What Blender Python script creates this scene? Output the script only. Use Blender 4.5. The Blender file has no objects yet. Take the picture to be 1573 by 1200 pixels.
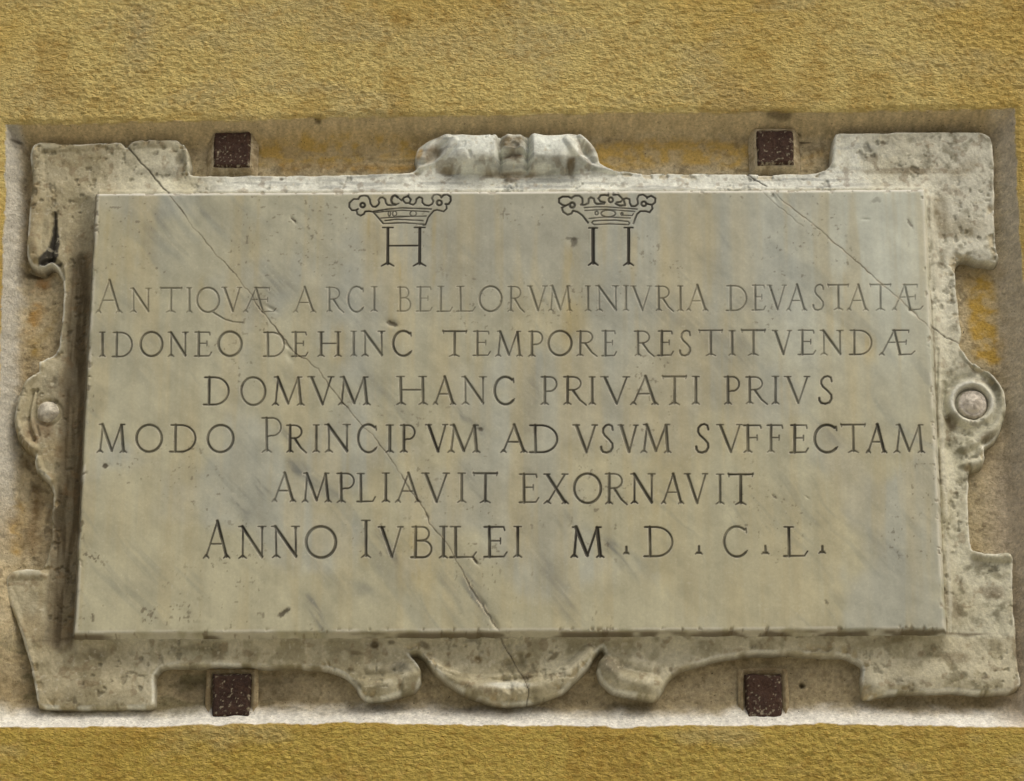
import bpy, math
import numpy as np
from mathutils import Vector

# ------------------------------------------------------------------ camera, sky, sun, exposure
scene = bpy.context.scene
PITCH = math.radians(18.35); FPX = 4500.0; DIST = 4.5; Z0 = 3.15
cam_d = bpy.data.cameras.new("camera"); cam = bpy.data.objects.new("camera", cam_d)
scene.collection.objects.link(cam); scene.camera = cam
cam.location = (0, -DIST*math.cos(PITCH), Z0 - DIST*math.sin(PITCH))
cam.rotation_euler = (math.pi/2 + PITCH, 0, 0)
cam_d.sensor_width = 36; cam_d.lens = 36*FPX/1573.0; cam_d.clip_end = 200
scene.render.resolution_x = 1024; scene.render.resolution_y = 781

SUN_EL = math.radians(53); SUN_AZ = math.radians(45)      # azimuth measured from straight in front of the wall towards the right
world = bpy.data.worlds.new("World"); scene.world = world; world.use_nodes = True
wn = world.node_tree.nodes; wl = world.node_tree.links
sky = wn.new('ShaderNodeTexSky'); sky.sky_type = 'NISHITA'; sky.sun_disc = False
sky.sun_elevation = SUN_EL
sky.sun_rotation = math.pi - SUN_AZ
sky.dust_density = 8.0; sky.ozone_density = 0.6; sky.air_density = 1.0
wl.new(sky.outputs[0], wn['Background'].inputs[0]); wn['Background'].inputs[1].default_value = 0.15
sun_d = bpy.data.lights.new("sun", 'SUN'); sun = bpy.data.objects.new("sun", sun_d)
scene.collection.objects.link(sun)
sun_d.energy = 1.6; sun_d.angle = math.radians(38); sun_d.color = (0.985, 1.0, 0.88)
sdir = Vector((math.sin(SUN_AZ)*math.cos(SUN_EL), -math.cos(SUN_AZ)*math.cos(SUN_EL), math.sin(SUN_EL)))
sun.rotation_euler = sdir.to_track_quat('Z', 'Y').to_euler()
sun.location = sdir*6 + Vector((0, 0, Z0))
vs = scene.view_settings
vs.view_transform = 'Standard'; vs.look = 'None'; vs.gamma = 1; vs.use_curve_mapping = False; vs.exposure = -0.70

# ------------------------------------------------------------------ helpers
C = scene.collection
def W(px, py, h=0.0):
    """photo point -> (U, V) millimetres on the wall-parallel plane h mm in front of the wall"""
    px = np.asarray(px, float); py = np.asarray(py, float)
    s, c = math.sin(PITCH), math.cos(PITCH)
    a = px - 786.5; b = 600 - py
    dy = FPX*c - b*s; dz = FPX*s + b*c
    t = (-h + DIST*1000*c)/dy
    return a*t, -DIST*1000*s + dz*t
def WP(pts, h=0.0):
    p = np.asarray(pts, float); u, v = W(p[:, 0], p[:, 1], h)
    return np.stack([u, v], 1)
def zp(pts, ox, oy, f):
    return [(ox + x/f, oy + y/f) for x, y in pts]
rng = np.random.default_rng(7)
TAB = rng.random((16, 256, 256)).astype(np.float32)
def vn(x, y, k):
    xf = np.floor(x); yf = np.floor(y); tx = (x-xf).astype(np.float32); ty = (y-yf).astype(np.float32)
    xi = xf.astype(np.int32) & 255; yi = yf.astype(np.int32) & 255; xj = (xi+1) & 255; yj = (yi+1) & 255
    tx = tx*tx*(3-2*tx); ty = ty*ty*(3-2*ty); T = TAB[k % 16]
    a = T[yi, xi]; b = T[yi, xj]; c = T[yj, xi]; d = T[yj, xj]
    return a+(b-a)*tx + ((c+(d-c)*tx)-(a+(b-a)*tx))*ty
def fbm(x, y, sx, sy=None, k=0, o=4, g=0.5):
    sy = sy or sx; r = 0; a = 1; n = 0
    for i in range(o):
        r = r + a*vn(x/sx*2**i + 13.7*i + k*5.3, y/sy*2**i + 7.1*i + k*9.1, k+i); n += a; a *= g
    return r/n
def ss(a, b, x):
    t = np.clip((x-a)/(b-a), 0, 1); return t*t*(3-2*t)
def lin(r, g, b):
    c = np.array([r, g, b], float)/255
    return np.where(c <= 0.04045, c/12.92, ((c+0.055)/1.055)**2.4)
def mix(col, target, f):
    f = np.clip(f, 0, 1)[..., None]
    return col*(1-f) + np.asarray(target)*f
def gauss(U, V, px, py, rx, ry, ang=0, h=0):
    u0, v0 = W(px, py, h); c, s = math.cos(math.radians(ang)), math.sin(math.radians(ang))
    du = U-u0; dv = -(V-v0); a = (du*c+dv*s)/rx; b = (-du*s+dv*c)/ry
    return np.exp(-(a*a+b*b))
def pdist(U, V, pts, w0, w1=None, pad=12.0):
    """returns full-size array of (halfwidth - distance) to a polyline; halfwidth runs w0 -> w1; -pad far away"""
    w1 = w0 if w1 is None else w1
    out = np.full(U.shape, -pad, np.float32)
    P = np.asarray(pts, float); m = max(w0, w1) + pad
    L = np.concatenate([[0], np.cumsum(np.hypot(*(P[1:]-P[:-1]).T))]); tot = max(L[-1], 1e-6)
    idx = None
    r0, r1, c0, c1 = bounds(U, V, P[:, 0].min()-m, P[:, 0].max()+m, P[:, 1].min()-m, P[:, 1].max()+m)
    if r0 >= r1 or c0 >= c1: return out
    u = U[r0:r1, c0:c1]; v = V[r0:r1, c0:c1]; best = np.full(u.shape, -pad, np.float32)
    for i in range(len(P)-1):
        a = P[i]; d = P[i+1]-a; l2 = max((d*d).sum(), 1e-9)
        t = np.clip(((u-a[0])*d[0]+(v-a[1])*d[1])/l2, 0, 1)
        dist = np.hypot(u-a[0]-t*d[0], v-a[1]-t*d[1])
        w = w0 + (w1-w0)*(L[i]+t*(L[i+1]-L[i]))/tot
        best = np.maximum(best, w-dist)
    out[r0:r1, c0:c1] = best
    return out
def bounds(U, V, u0, u1, v0, v1):
    # rows run along V (descending), columns along U (ascending); slightly sheared grids are padded
    rmax = V.max(1); rmin = V.min(1); cmax = U.max(0); cmin = U.min(0)
    rr = np.nonzero((rmax >= v0) & (rmin <= v1))[0]; cc = np.nonzero((cmax >= u0) & (cmin <= u1))[0]
    if len(rr) == 0 or len(cc) == 0: return 0, 0, 0, 0
    return rr[0], rr[-1]+1, cc[0], cc[-1]+1
def crom(pts, n=3, closed=True):
    P = np.asarray(pts, float); out = []; N = len(P)
    for i in range(N if closed else N-1):
        if closed: a, b, c, d = P[i-1], P[i], P[(i+1) % N], P[(i+2) % N]
        else: a, b, c, d = P[max(i-1, 0)], P[i], P[i+1], P[min(i+2, N-1)]
        for j in range(n):
            t = j/n
            q = 0.5*((2*b)+(-a+c)*t+(2*a-5*b+4*c-d)*t*t+(-a+3*b-3*c+d)*t**3)
            l = b+(c-b)*t; out.append(0.6*q+0.4*l)
    if not closed: out.append(P[-1])
    return np.array(out)
def poly_sdf(pts, u0, u1, v0, v1, step=2.5):
    us = np.arange(u0, u1+step, step); vv = np.arange(v0, v1+step, step)
    gu, gv = np.meshgrid(us, vv); gu = gu.astype(np.float32); gv = gv.astype(np.float32)
    best = np.full(gu.shape, 1e9, np.float32); ins = np.zeros(gu.shape, bool); N = len(pts)
    for i in range(N):
        a = pts[i]; b = pts[(i+1) % N]; d = b-a; l2 = max((d*d).sum(), 1e-9)
        t = np.clip(((gu-a[0])*d[0]+(gv-a[1])*d[1])/l2, 0, 1)
        best = np.minimum(best, (gu-a[0]-t*d[0])**2+(gv-a[1]-t*d[1])**2)
        if a[1] != b[1]:
            c = ((a[1] > gv) != (b[1] > gv)) & (gu < (b[0]-a[0])*(gv-a[1])/(b[1]-a[1])+a[0])
            ins ^= c
    s = np.sqrt(best); s[~ins] *= -1
    def f(U, V):
        x = np.clip((U-u0)/step, 0, len(us)-1.001); y = np.clip((V-v0)/step, 0, len(vv)-1.001)
        xi = x.astype(int); yi = y.astype(int); tx = x-xi; ty = y-yi
        return (s[yi, xi]*(1-tx)+s[yi, xi+1]*tx)*(1-ty)+(s[yi+1, xi]*(1-tx)+s[yi+1, xi+1]*tx)*ty
    return f

def make_mesh(name, co, quads, col, mat, parent=None, ngroup=None):
    me = bpy.data.meshes.new(name)
    me.vertices.add(len(co)); me.vertices.foreach_set('co', co.astype(np.float32).ravel())
    nf = len(quads); k = quads.shape[1]
    me.loops.add(nf*k); me.loops.foreach_set('vertex_index', quads.astype(np.int32).ravel())
    me.polygons.add(nf); me.polygons.foreach_set('loop_start', np.arange(0, nf*k, k, dtype=np.int32))
    me.polygons.foreach_set('use_smooth', np.ones(nf, bool))
    if col is not None:
        at = me.color_attributes.new('tint', 'FLOAT_COLOR', 'POINT')
        c4 = np.ones((len(co), 4), np.float32); c4[:, :3] = col; at.data.foreach_set('color', c4.ravel())
    me.update(); me.validate()
    me.materials.append(mat)
    o = bpy.data.objects.new(name, me); C.objects.link(o)
    if parent: o.parent = parent
    return o
def grid_parts(U, V, H, col, flabel, names, mats, parents, minn=None):
    """splits one carved height field into the objects it consists of; flabel -1 = no face"""
    R, Cc = U.shape
    co = np.stack([U, -H, V], -1).reshape(-1, 3)/1000.0; co[:, 2] += Z0
    idx = np.arange(R*Cc).reshape(R, Cc)
    q = np.stack([idx[1:, :-1], idx[1:, 1:], idx[:-1, 1:], idx[:-1, :-1]], -1).reshape(-1, 4)
    fl = flabel.reshape(-1); c = col.reshape(-1, 3)
    order = np.argsort(fl, kind='stable'); fs = fl[order]
    objs = {}
    for k in sorted(names):
        a = np.searchsorted(fs, k, 'left'); b = np.searchsorted(fs, k, 'right')
        if a == b: continue
        qq = q[order[a:b]]; used, inv = np.unique(qq, return_inverse=True)
        o = make_mesh(names[k], co[used], inv.reshape(-1, 4), c[used], mats[k] if isinstance(mats, dict) else mats)
        objs[k] = o
        p = parents(k, objs)
        if p is not None: o.parent = p
    return objs
def tag(o, label=None, cat=None, group=None, kind=None):
    if label: o['label'] = label
    if cat: o['category'] = cat
    if group: o['group'] = group
    if kind: o['kind'] = kind
    return o

# ------------------------------------------------------------------ materials
def mat_base(name):
    m = bpy.data.materials.new(name); m.use_nodes = True
    n = m.node_tree.nodes; l = m.node_tree.links
    return m, n, l, n['Principled BSDF']
def node(n, t, **kw):
    x = n.new(t)
    for k, v in kw.items():
        if hasattr(x, k): setattr(x, k, v)
        else: x.inputs[k].default_value = v
    return x
def surf(name, rough, lo, hi, fine_scale, bumps, spec=0.4, speck=None):
    """albedo = tint x fine grain; bumps = [(scale, detail, distance_m, strength)]"""
    m, n, l, b = mat_base(name)
    tc = node(n, 'ShaderNodeTexCoord'); at = node(n, 'ShaderNodeAttribute', attribute_name='tint')
    src = tc.outputs['Object']
    nz = node(n, 'ShaderNodeTexNoise', Scale=fine_scale, Detail=6.0, Roughness=0.7); l.new(src, nz.inputs['Vector'])
    mr = node(n, 'ShaderNodeMapRange'); mr.inputs['From Min'].default_value = 0.3; mr.inputs['From Max'].default_value = 0.7
    mr.inputs['To Min'].default_value = lo; mr.inputs['To Max'].default_value = hi; l.new(nz.outputs['Fac'], mr.inputs['Value'])
    mul = node(n, 'ShaderNodeMix', data_type='RGBA', blend_type='MULTIPLY'); mul.inputs['Factor'].default_value = 1
    l.new(at.outputs['Color'], mul.inputs['A']); l.new(mr.outputs['Result'], mul.inputs['B'])
    out = mul.outputs['Result']
    if speck:
        col, scale, thr = speck
        s2 = node(n, 'ShaderNodeTexNoise', Scale=scale, Detail=3.0, Roughness=0.6); l.new(src, s2.inputs['Vector'])
        r2 = node(n, 'ShaderNodeMapRange'); r2.inputs['From Min'].default_value = thr; r2.inputs['From Max'].default_value = thr+0.06
        l.new(s2.outputs['Fac'], r2.inputs['Value'])
        mm = node(n, 'ShaderNodeMix', data_type='RGBA'); l.new(r2.outputs['Result'], mm.inputs['Factor'])
        l.new(out, mm.inputs['A']); mm.inputs['B'].default_value = (*col, 1); out = mm.outputs['Result']
    l.new(out, b.inputs['Base Color'])
    b.inputs['Roughness'].default_value = rough; b.inputs['Specular IOR Level'].default_value = spec
    prev = None
    for sc, det, dist, st, stretch in bumps:
        mp = node(n, 'ShaderNodeMapping'); mp.inputs['Scale'].default_value = stretch; l.new(src, mp.inputs['Vector'])
        t = node(n, 'ShaderNodeTexNoise', Scale=sc, Detail=det, Roughness=0.65); t.inputs['Distortion'].default_value = 0.4
        l.new(mp.outputs[0], t.inputs['Vector'])
        bp = node(n, 'ShaderNodeBump', Strength=st, Distance=dist); l.new(t.outputs['Fac'], bp.inputs['Height'])
        if prev: l.new(prev.outputs[0], bp.inputs['Normal'])
        prev = bp
    if prev: l.new(prev.outputs[0], b.inputs['Normal'])
    return m
M_PANEL = surf('old_marble', 0.5, 0.93, 1.06, 260, [(500, 5, 0.0004, 0.35, (1, 1, 1)), (60, 4, 0.001, 0.25, (1, 1, 1))], 0.35)
M_FRAME = surf('weathered_marble', 0.65, 0.80, 1.14, 200, [(260, 6, 0.0018, 0.6, (1, 1, 1)), (90, 5, 0.003, 0.3, (1, 1, 1))], 0.3)
M_STUCCO = surf('ochre_stucco', 0.9, 0.86, 1.12, 300, [(230, 2.5, 0.0075, 1.0, (0.62, 1, 1.25)), (520, 2, 0.0016, 0.8, (1, 1, 1))], 0.15)
M_MORTAR = surf('rough_mortar', 0.95, 0.72, 1.24, 230, [(230, 5, 0.0036, 0.9, (0.8, 1, 1)), (600, 3, 0.0012, 0.7, (1, 1, 1))], 0.15,
                speck=((0.075, 0.06, 0.04), 260, 0.665))
M_IRON = surf('rusted_iron', 0.8, 0.6, 1.5, 260, [(240, 6, 0.004, 0.9, (1, 1, 1)), (700, 4, 0.001, 0.6, (1, 1, 1))], 0.3,
              speck=((0.24, 0.22, 0.19), 420, 0.74))
M_BOSS = surf('worn_boss_marble', 0.6, 0.75, 1.15, 200, [(160, 5, 0.004, 0.7, (1, 1, 1))], 0.35)

# ------------------------------------------------------------------ geometry of the place (heights in mm in front of the wall face)
H_PANEL = 8.0; H_IN = -8.0; H_OUT = -22.0; H_BACK = -45.0
QUAD = WP([(148, 296), (1420, 290), (1451, 967), (114, 974)], H_PANEL)      # TL TR BR BL
OUT_PX = [(46, 236), (50, 222), (60, 217), (89, 217), (117, 220), (150, 218), (180, 217), (190, 219), (194, 225), (201, 216), (215, 213), (245, 214), (268, 212), (281, 220), (289, 234),
 (292, 250), (289, 262), (297, 268), (330, 269), (400, 268), (516, 267), (600, 265), (632, 263), (641, 255), (637, 240), (642, 226), (658, 214), (676, 207), (691, 206), (714, 210), (740, 212), (765, 211), (778, 207), (811, 208), (821, 206),
 (836, 211), (862, 210), (877, 206), (892, 207), (908, 219), (918, 234), (922, 249), (941, 258), (970, 262), (1000, 264), (1090, 264), (1173, 265), (1224, 265), (1255, 263), (1271, 256), (1278, 248), (1279, 228), (1282, 208), (1289, 202), (1340, 202), (1394, 201),
 (1450, 198), (1483, 197), (1503, 199), (1520, 206), (1526, 218), (1528, 277), (1529, 340), (1530, 379), (1535, 394), (1530, 403), (1514, 400), (1501, 400), (1491, 395), (1479, 394), (1470, 402), (1468, 417), (1470, 450),
 (1475, 490), (1478, 511), (1474, 527), (1487, 549), (1503, 562), (1521, 572), (1534, 587), (1544, 603), (1547, 623), (1542, 648), (1530, 674), (1511, 687), (1514, 702), (1508, 714), (1490, 722), (1489, 742), (1488, 780), (1490, 817), (1494, 841), (1510, 849), (1530, 850),
 (1548, 847), (1557, 857), (1557, 900), (1561, 975), (1566, 1027), (1570, 1050), (1555, 1060), (1525, 1062), (1492, 1062), (1465, 1059), (1420, 1061), (1383, 1062), (1360, 1064), (1342, 1069), (1330, 1070), (1325, 1055), (1325, 1035), (1325, 1020), (1304, 1007),
 (1267, 1004), (1193, 1001), (1142, 1003), (1097, 1011), (1051, 1024), (1030, 1038), (1017, 1058), (1008, 1071), (995, 1070), (974, 1067), (942, 1060), (925, 1046), (918, 1028), (923, 1012), (931, 1004), (927, 993), (916, 1003), (902, 1024), (885, 1042), (862, 1060), (835, 1072), (806, 1079),
 (774, 1081), (745, 1075), (715, 1063), (685, 1046), (664, 1026), (652, 1008), (641, 1001), (628, 1003), (637, 1013), (645, 1028), (645, 1045), (636, 1059), (605, 1068), (582, 1074), (563, 1073), (553, 1066), (548, 1056), (540, 1045), (527, 1034), (509, 1027), (490, 1023),
 (410, 1021), (333, 1020), (257, 1021), (244, 1025), (237, 1037), (236, 1060), (235, 1078), (228, 1085), (150, 1087), (75, 1086), (58, 1083), (55, 1061), (41, 1005), (24, 950), (10, 918), (7, 893), (17, 878), (41, 872), (62, 873), (70, 862), (77, 825), (79, 787),
 (80, 755), (74, 736), (56, 722), (53, 708), (54, 697), (38, 686), (26, 671), (22, 643), (28, 608), (38, 587), (60, 570), (61, 555), (80, 543), (89, 532), (94, 490), (97, 450), (94, 425), (87, 409), (77, 404), (64, 410), (48, 404), (41, 390), (40, 374), (44, 328), (46, 303), (50, 277), (47, 255)]
OUT = crom(WP(OUT_PX, H_OUT+4), 2)
out_sdf = poly_sdf(OUT, -860, 860, -620, 520)

def quad_out(U, V):
    """signed distance outside the panel rectangle (positive outside)"""
    ds = []
    for i in range(4):
        a = QUAD[i]; b = QUAD[(i+1) % 4]; d = b-a; n = np.array([-d[1], d[0]])/np.hypot(*d)    # outward for TL->TR->BR->BL (clockwise)
        ds.append((U-a[0])*n[0]+(V-a[1])*n[1])
    top, right, bot, left = ds
    dx = np.maximum(left, right); dy = np.maximum(top, bot)
    return np.where((dx > 0) & (dy > 0), np.hypot(np.maximum(dx, 0), np.maximum(dy, 0)), np.maximum(dx, dy)), dx, dy, ds

CRACK1 = [(186, 208), (197, 226), (228, 262), (261, 301), (290, 338), (324, 381), (352, 412), (381, 446), (398, 474), (424, 505), (452, 540), (468, 552), (489, 568), (504, 589), (521, 611), (546, 642), (571, 668), (598, 702), (619, 733), (633, 758), (650, 781), (661, 803), (680, 826), (700, 858), (716, 890), (733, 918), (752, 948), (767, 969)]
CRACK1B = [(766, 966), (772, 985), (783, 1005), (797, 1029), (806, 1042), (812, 1060), (808, 1085)]
CRACK2 = [(1148, 262), (1160, 272), (1178, 284), (1205, 310), (1241, 338), (1280, 372), (1318, 404), (1356, 438), (1385, 462), (1411, 488), (1429, 503), (1445, 513)]
CRACK2B = [(1425, 501), (1443, 512), (1462, 522), (1475, 526), (1482, 518)]
def crack(U, V, pts, h, w, amp, k):
    p = crom(WP(pts, h), 3, closed=False)
    nx = (fbm(U, V, 14, k=k, o=3)-0.5)*amp*2; ny = (fbm(U, V, 11, k=k+3, o=3)-0.5)*amp*2
    # distance on a warped grid gives the line its jaggedness
    m = w + 14
    out = np.full(U.shape, -14, np.float32)
    r0, r1, c0, c1 = bounds(U, V, p[:, 0].min()-m, p[:, 0].max()+m, p[:, 1].min()-m, p[:, 1].max()+m)
    if r0 >= r1: return out
    out[r0:r1, c0:c1] = pd_sub(U[r0:r1, c0:c1]+nx[r0:r1, c0:c1], V[r0:r1, c0:c1]+ny[r0:r1, c0:c1], p, w)
    return out
def pd_sub(u, v, P, w):
    best = np.full(u.shape, -14, np.float32)
    for i in range(len(P)-1):
        a = P[i]; d = P[i+1]-a; l2 = max((d*d).sum(), 1e-9)
        m = (u > min(a[0], P[i+1][0])-15) & (u < max(a[0], P[i+1][0])+15) & (v > min(a[1], P[i+1][1])-15) & (v < max(a[1], P[i+1][1])+15)
        uu = u[m]; vv = v[m]
        t = np.clip(((uu-a[0])*d[0]+(vv-a[1])*d[1])/l2, 0, 1)
        best[m] = np.maximum(best[m], w-np.hypot(uu-a[0]-t*d[0], vv-a[1]-t*d[1]))
    return best

# ------------------------------------------------------------------ the glyphs: strokes in a unit box (x 0-1 over the traced width, y 0-1 over the cap height)
def arc(cx, cy, rx, ry, a0, a1, n=18):
    return [(cx+rx*math.cos(math.radians(a0+(a1-a0)*i/n)), cy+ry*math.sin(math.radians(a0+(a1-a0)*i/n))) for i in range(n+1)]
def fs(x, s=.14, y=0):      # foot serif, a small splayed pair of cuts
    return [([(x-s, y-.015), (x, y+.075)], .45, .8), ([(x+s, y-.015), (x, y+.075)], .45, .8)]
def ts(x, s=.12):           # top serif
    return [([(x-s, 1.0), (x+s, 1.0)], .5, .5), ([(x, .97), (x, .9)], 1.1, .8)]
G = {
 'A': [([(.10, .03), (.52, 1.0)], .62, .62), ([(.52, 1.02), (.88, .03)], 1.1, 1.0), ([(.24, .38), (.75, .38)], .55, .55)] + fs(.10, .10) + fs(.89, .12),
 'B': [([(.24, 0), (.24, 1)], 1, .95), ([(.08, .99), (.55, .99)] + arc(.55, .77, .29, .22, 90, -90, 10) + [(.28, .54)], .55, .7), ([(.3, .54), (.6, .54)] + arc(.58, .27, .38, .27, 85, -90, 12) + [(.05, .0)], .6, .75)],
 'C': [(arc(.56, .5, .50, .51, 52, 315, 26), .95, .9), ([(.86, .90), (.93, .95), (.95, .80)], .6, .5), ([(.90, .12), (.98, .2)], .6, .4)],
 'D': [([(.22, 0), (.22, 1)], 1, .95), ([(.06, .99), (.42, .99)] + arc(.42, .495, .53, .495, 90, -90, 20) + [(.03, .0)], .7, .75)],
 'E': [([(.26, 0), (.26, 1)], 1, .95), ([(.06, .99), (.86, .99), (.90, .88)], .65, .5), ([(.28, .53), (.72, .53)], .55, .5), ([(.72, .62), (.72, .43)], .5, .4), ([(.04, 0), (.85, .01), (.98, .16)], .7, .5)],
 'F': [([(.28, 0.04), (.28, 1)], 1, .95), ([(.06, .99), (.92, .99), (.97, .88)], .65, .5), ([(.3, .53), (.76, .53)], .55, .5), ([(.76, .62), (.76, .43)], .5, .4)] + fs(.28, .2),
 'H': [([(.14, .04), (.14, .96)], 1, 1), ([(.86, .04), (.86, .96)], 1, 1), ([(.14, .52), (.86, .52)], .55, .55)] + fs(.14) + fs(.86) + ts(.14) + ts(.86),
 'I': [([(.5, .04), (.5, .97)], 1, 1)] + fs(.5, .45) + ts(.5, .4),
 'L': [([(.24, 0), (.24, .97)], 1, .95), ([(.04, 0), (.85, .01), (.98, .17)], .75, .5)] + ts(.24, .18),
 'M': [([(.10, .03), (.19, .98)], .7, .7), ([(.17, 1.0), (.50, .05)], 1.1, 1.0), ([(.50, .03), (.82, 1.0)], .6, .65), ([(.82, .98), (.90, .03)], 1.05, 1.05)] + fs(.10, .10) + fs(.90, .11) + [([(.07, 1.0), (.2, 1.0)], .5, .5), ([(.82, 1.0), (.94, 1.0)], .5, .5)],
 'N': [([(.15, .03), (.15, .98)], .65, .65), ([(.13, 1.0), (.86, .04)], 1.1, 1.1), ([(.86, .0), (.86, .98)], .65, .65), ([(.0, 1.0), (.16, 1.0)], .5, .6)] + fs(.15, .14) + ts(.86, .14),
 'O': [(arc(.5, .5, .49, .50, 0, 360, 34), .95, .95)],
 'P': [([(.26, .03), (.26, 1)], 1, .95), ([(.05, .99), (.55, .99)] + arc(.55, .73, .40, .26, 90, -100, 14) + [(.3, .45)], .6, .65)] + fs(.26, .22),
 'Q': [(arc(.5, .5, .49, .50, 0, 360, 34), .85, .85)],
 'R': [([(.20, .03), (.20, 1)], 1, .95), ([(.04, .99), (.42, .99)] + arc(.42, .75, .33, .24, 90, -90, 12) + [(.24, .51)], .6, .65), ([(.42, .5), (.72, .14), (.98, -.04)], 1.0, .6)] + fs(.20, .15),
 'S': [([(.86, .82), (.80, .97), (.60, 1.02), (.38, .99), (.20, .88), (.18, .74), (.30, .62), (.62, .46), (.84, .32), (.86, .17), (.72, .03), (.45, -.02), (.2, .01), (.08, .1), (.06, .2)], .75, .85)],
 'T': [([(.5, .04), (.5, .98)], 1, 1), ([(.03, 1.0), (.97, 1.0)], .75, .75), ([(.02, 1.04), (.05, .92)], .5, .4), ([(.98, 1.04), (.95, .92)], .5, .4)] + fs(.5, .2),
 'V': [([(.14, .98), (.55, .02)], 1.1, 1.0), ([(.55, .0), (.90, .98)], .6, .65), ([(.0, 1.0), (.26, 1.0)], .5, .5), ([(.78, 1.0), (1.0, 1.0)], .5, .5)],
 'X': [([(.14, .97), (.86, .03)], 1.1, 1.1), ([(.16, .03), (.84, .97)], .6, .6), ([(0, 1.0), (.24, 1.0)], .5, .5), ([(.74, 1.0), (.98, 1.0)], .5, .5)] + fs(.14, .14) + fs(.87, .13),
 'Æ': [([(.07, .03), (.40, 1.0)], .65, .65), ([(.40, 1.0), (.58, .02)], 1.0, 1.0), ([(.36, 1.0), (.80, 1.0)], .75, .6), ([(.22, .5), (.74, .52)], .55, .5), ([(.74, .60), (.74, .42)], .5, .4), ([(.55, .0), (.90, .02), (.99, .15)], .7, .5), ([(.80, 1.0), (.80, .9)], .5, .4)] + fs(.07, .07),
 '.': [([(.1, 0), (.45, .22), (.5, 1.0)], .5, .8), ([(.9, 0), (.55, .22), (.5, .9)], .5, .8), ([(.3, .15), (.7, .15)], .9, .9)],
}
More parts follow.
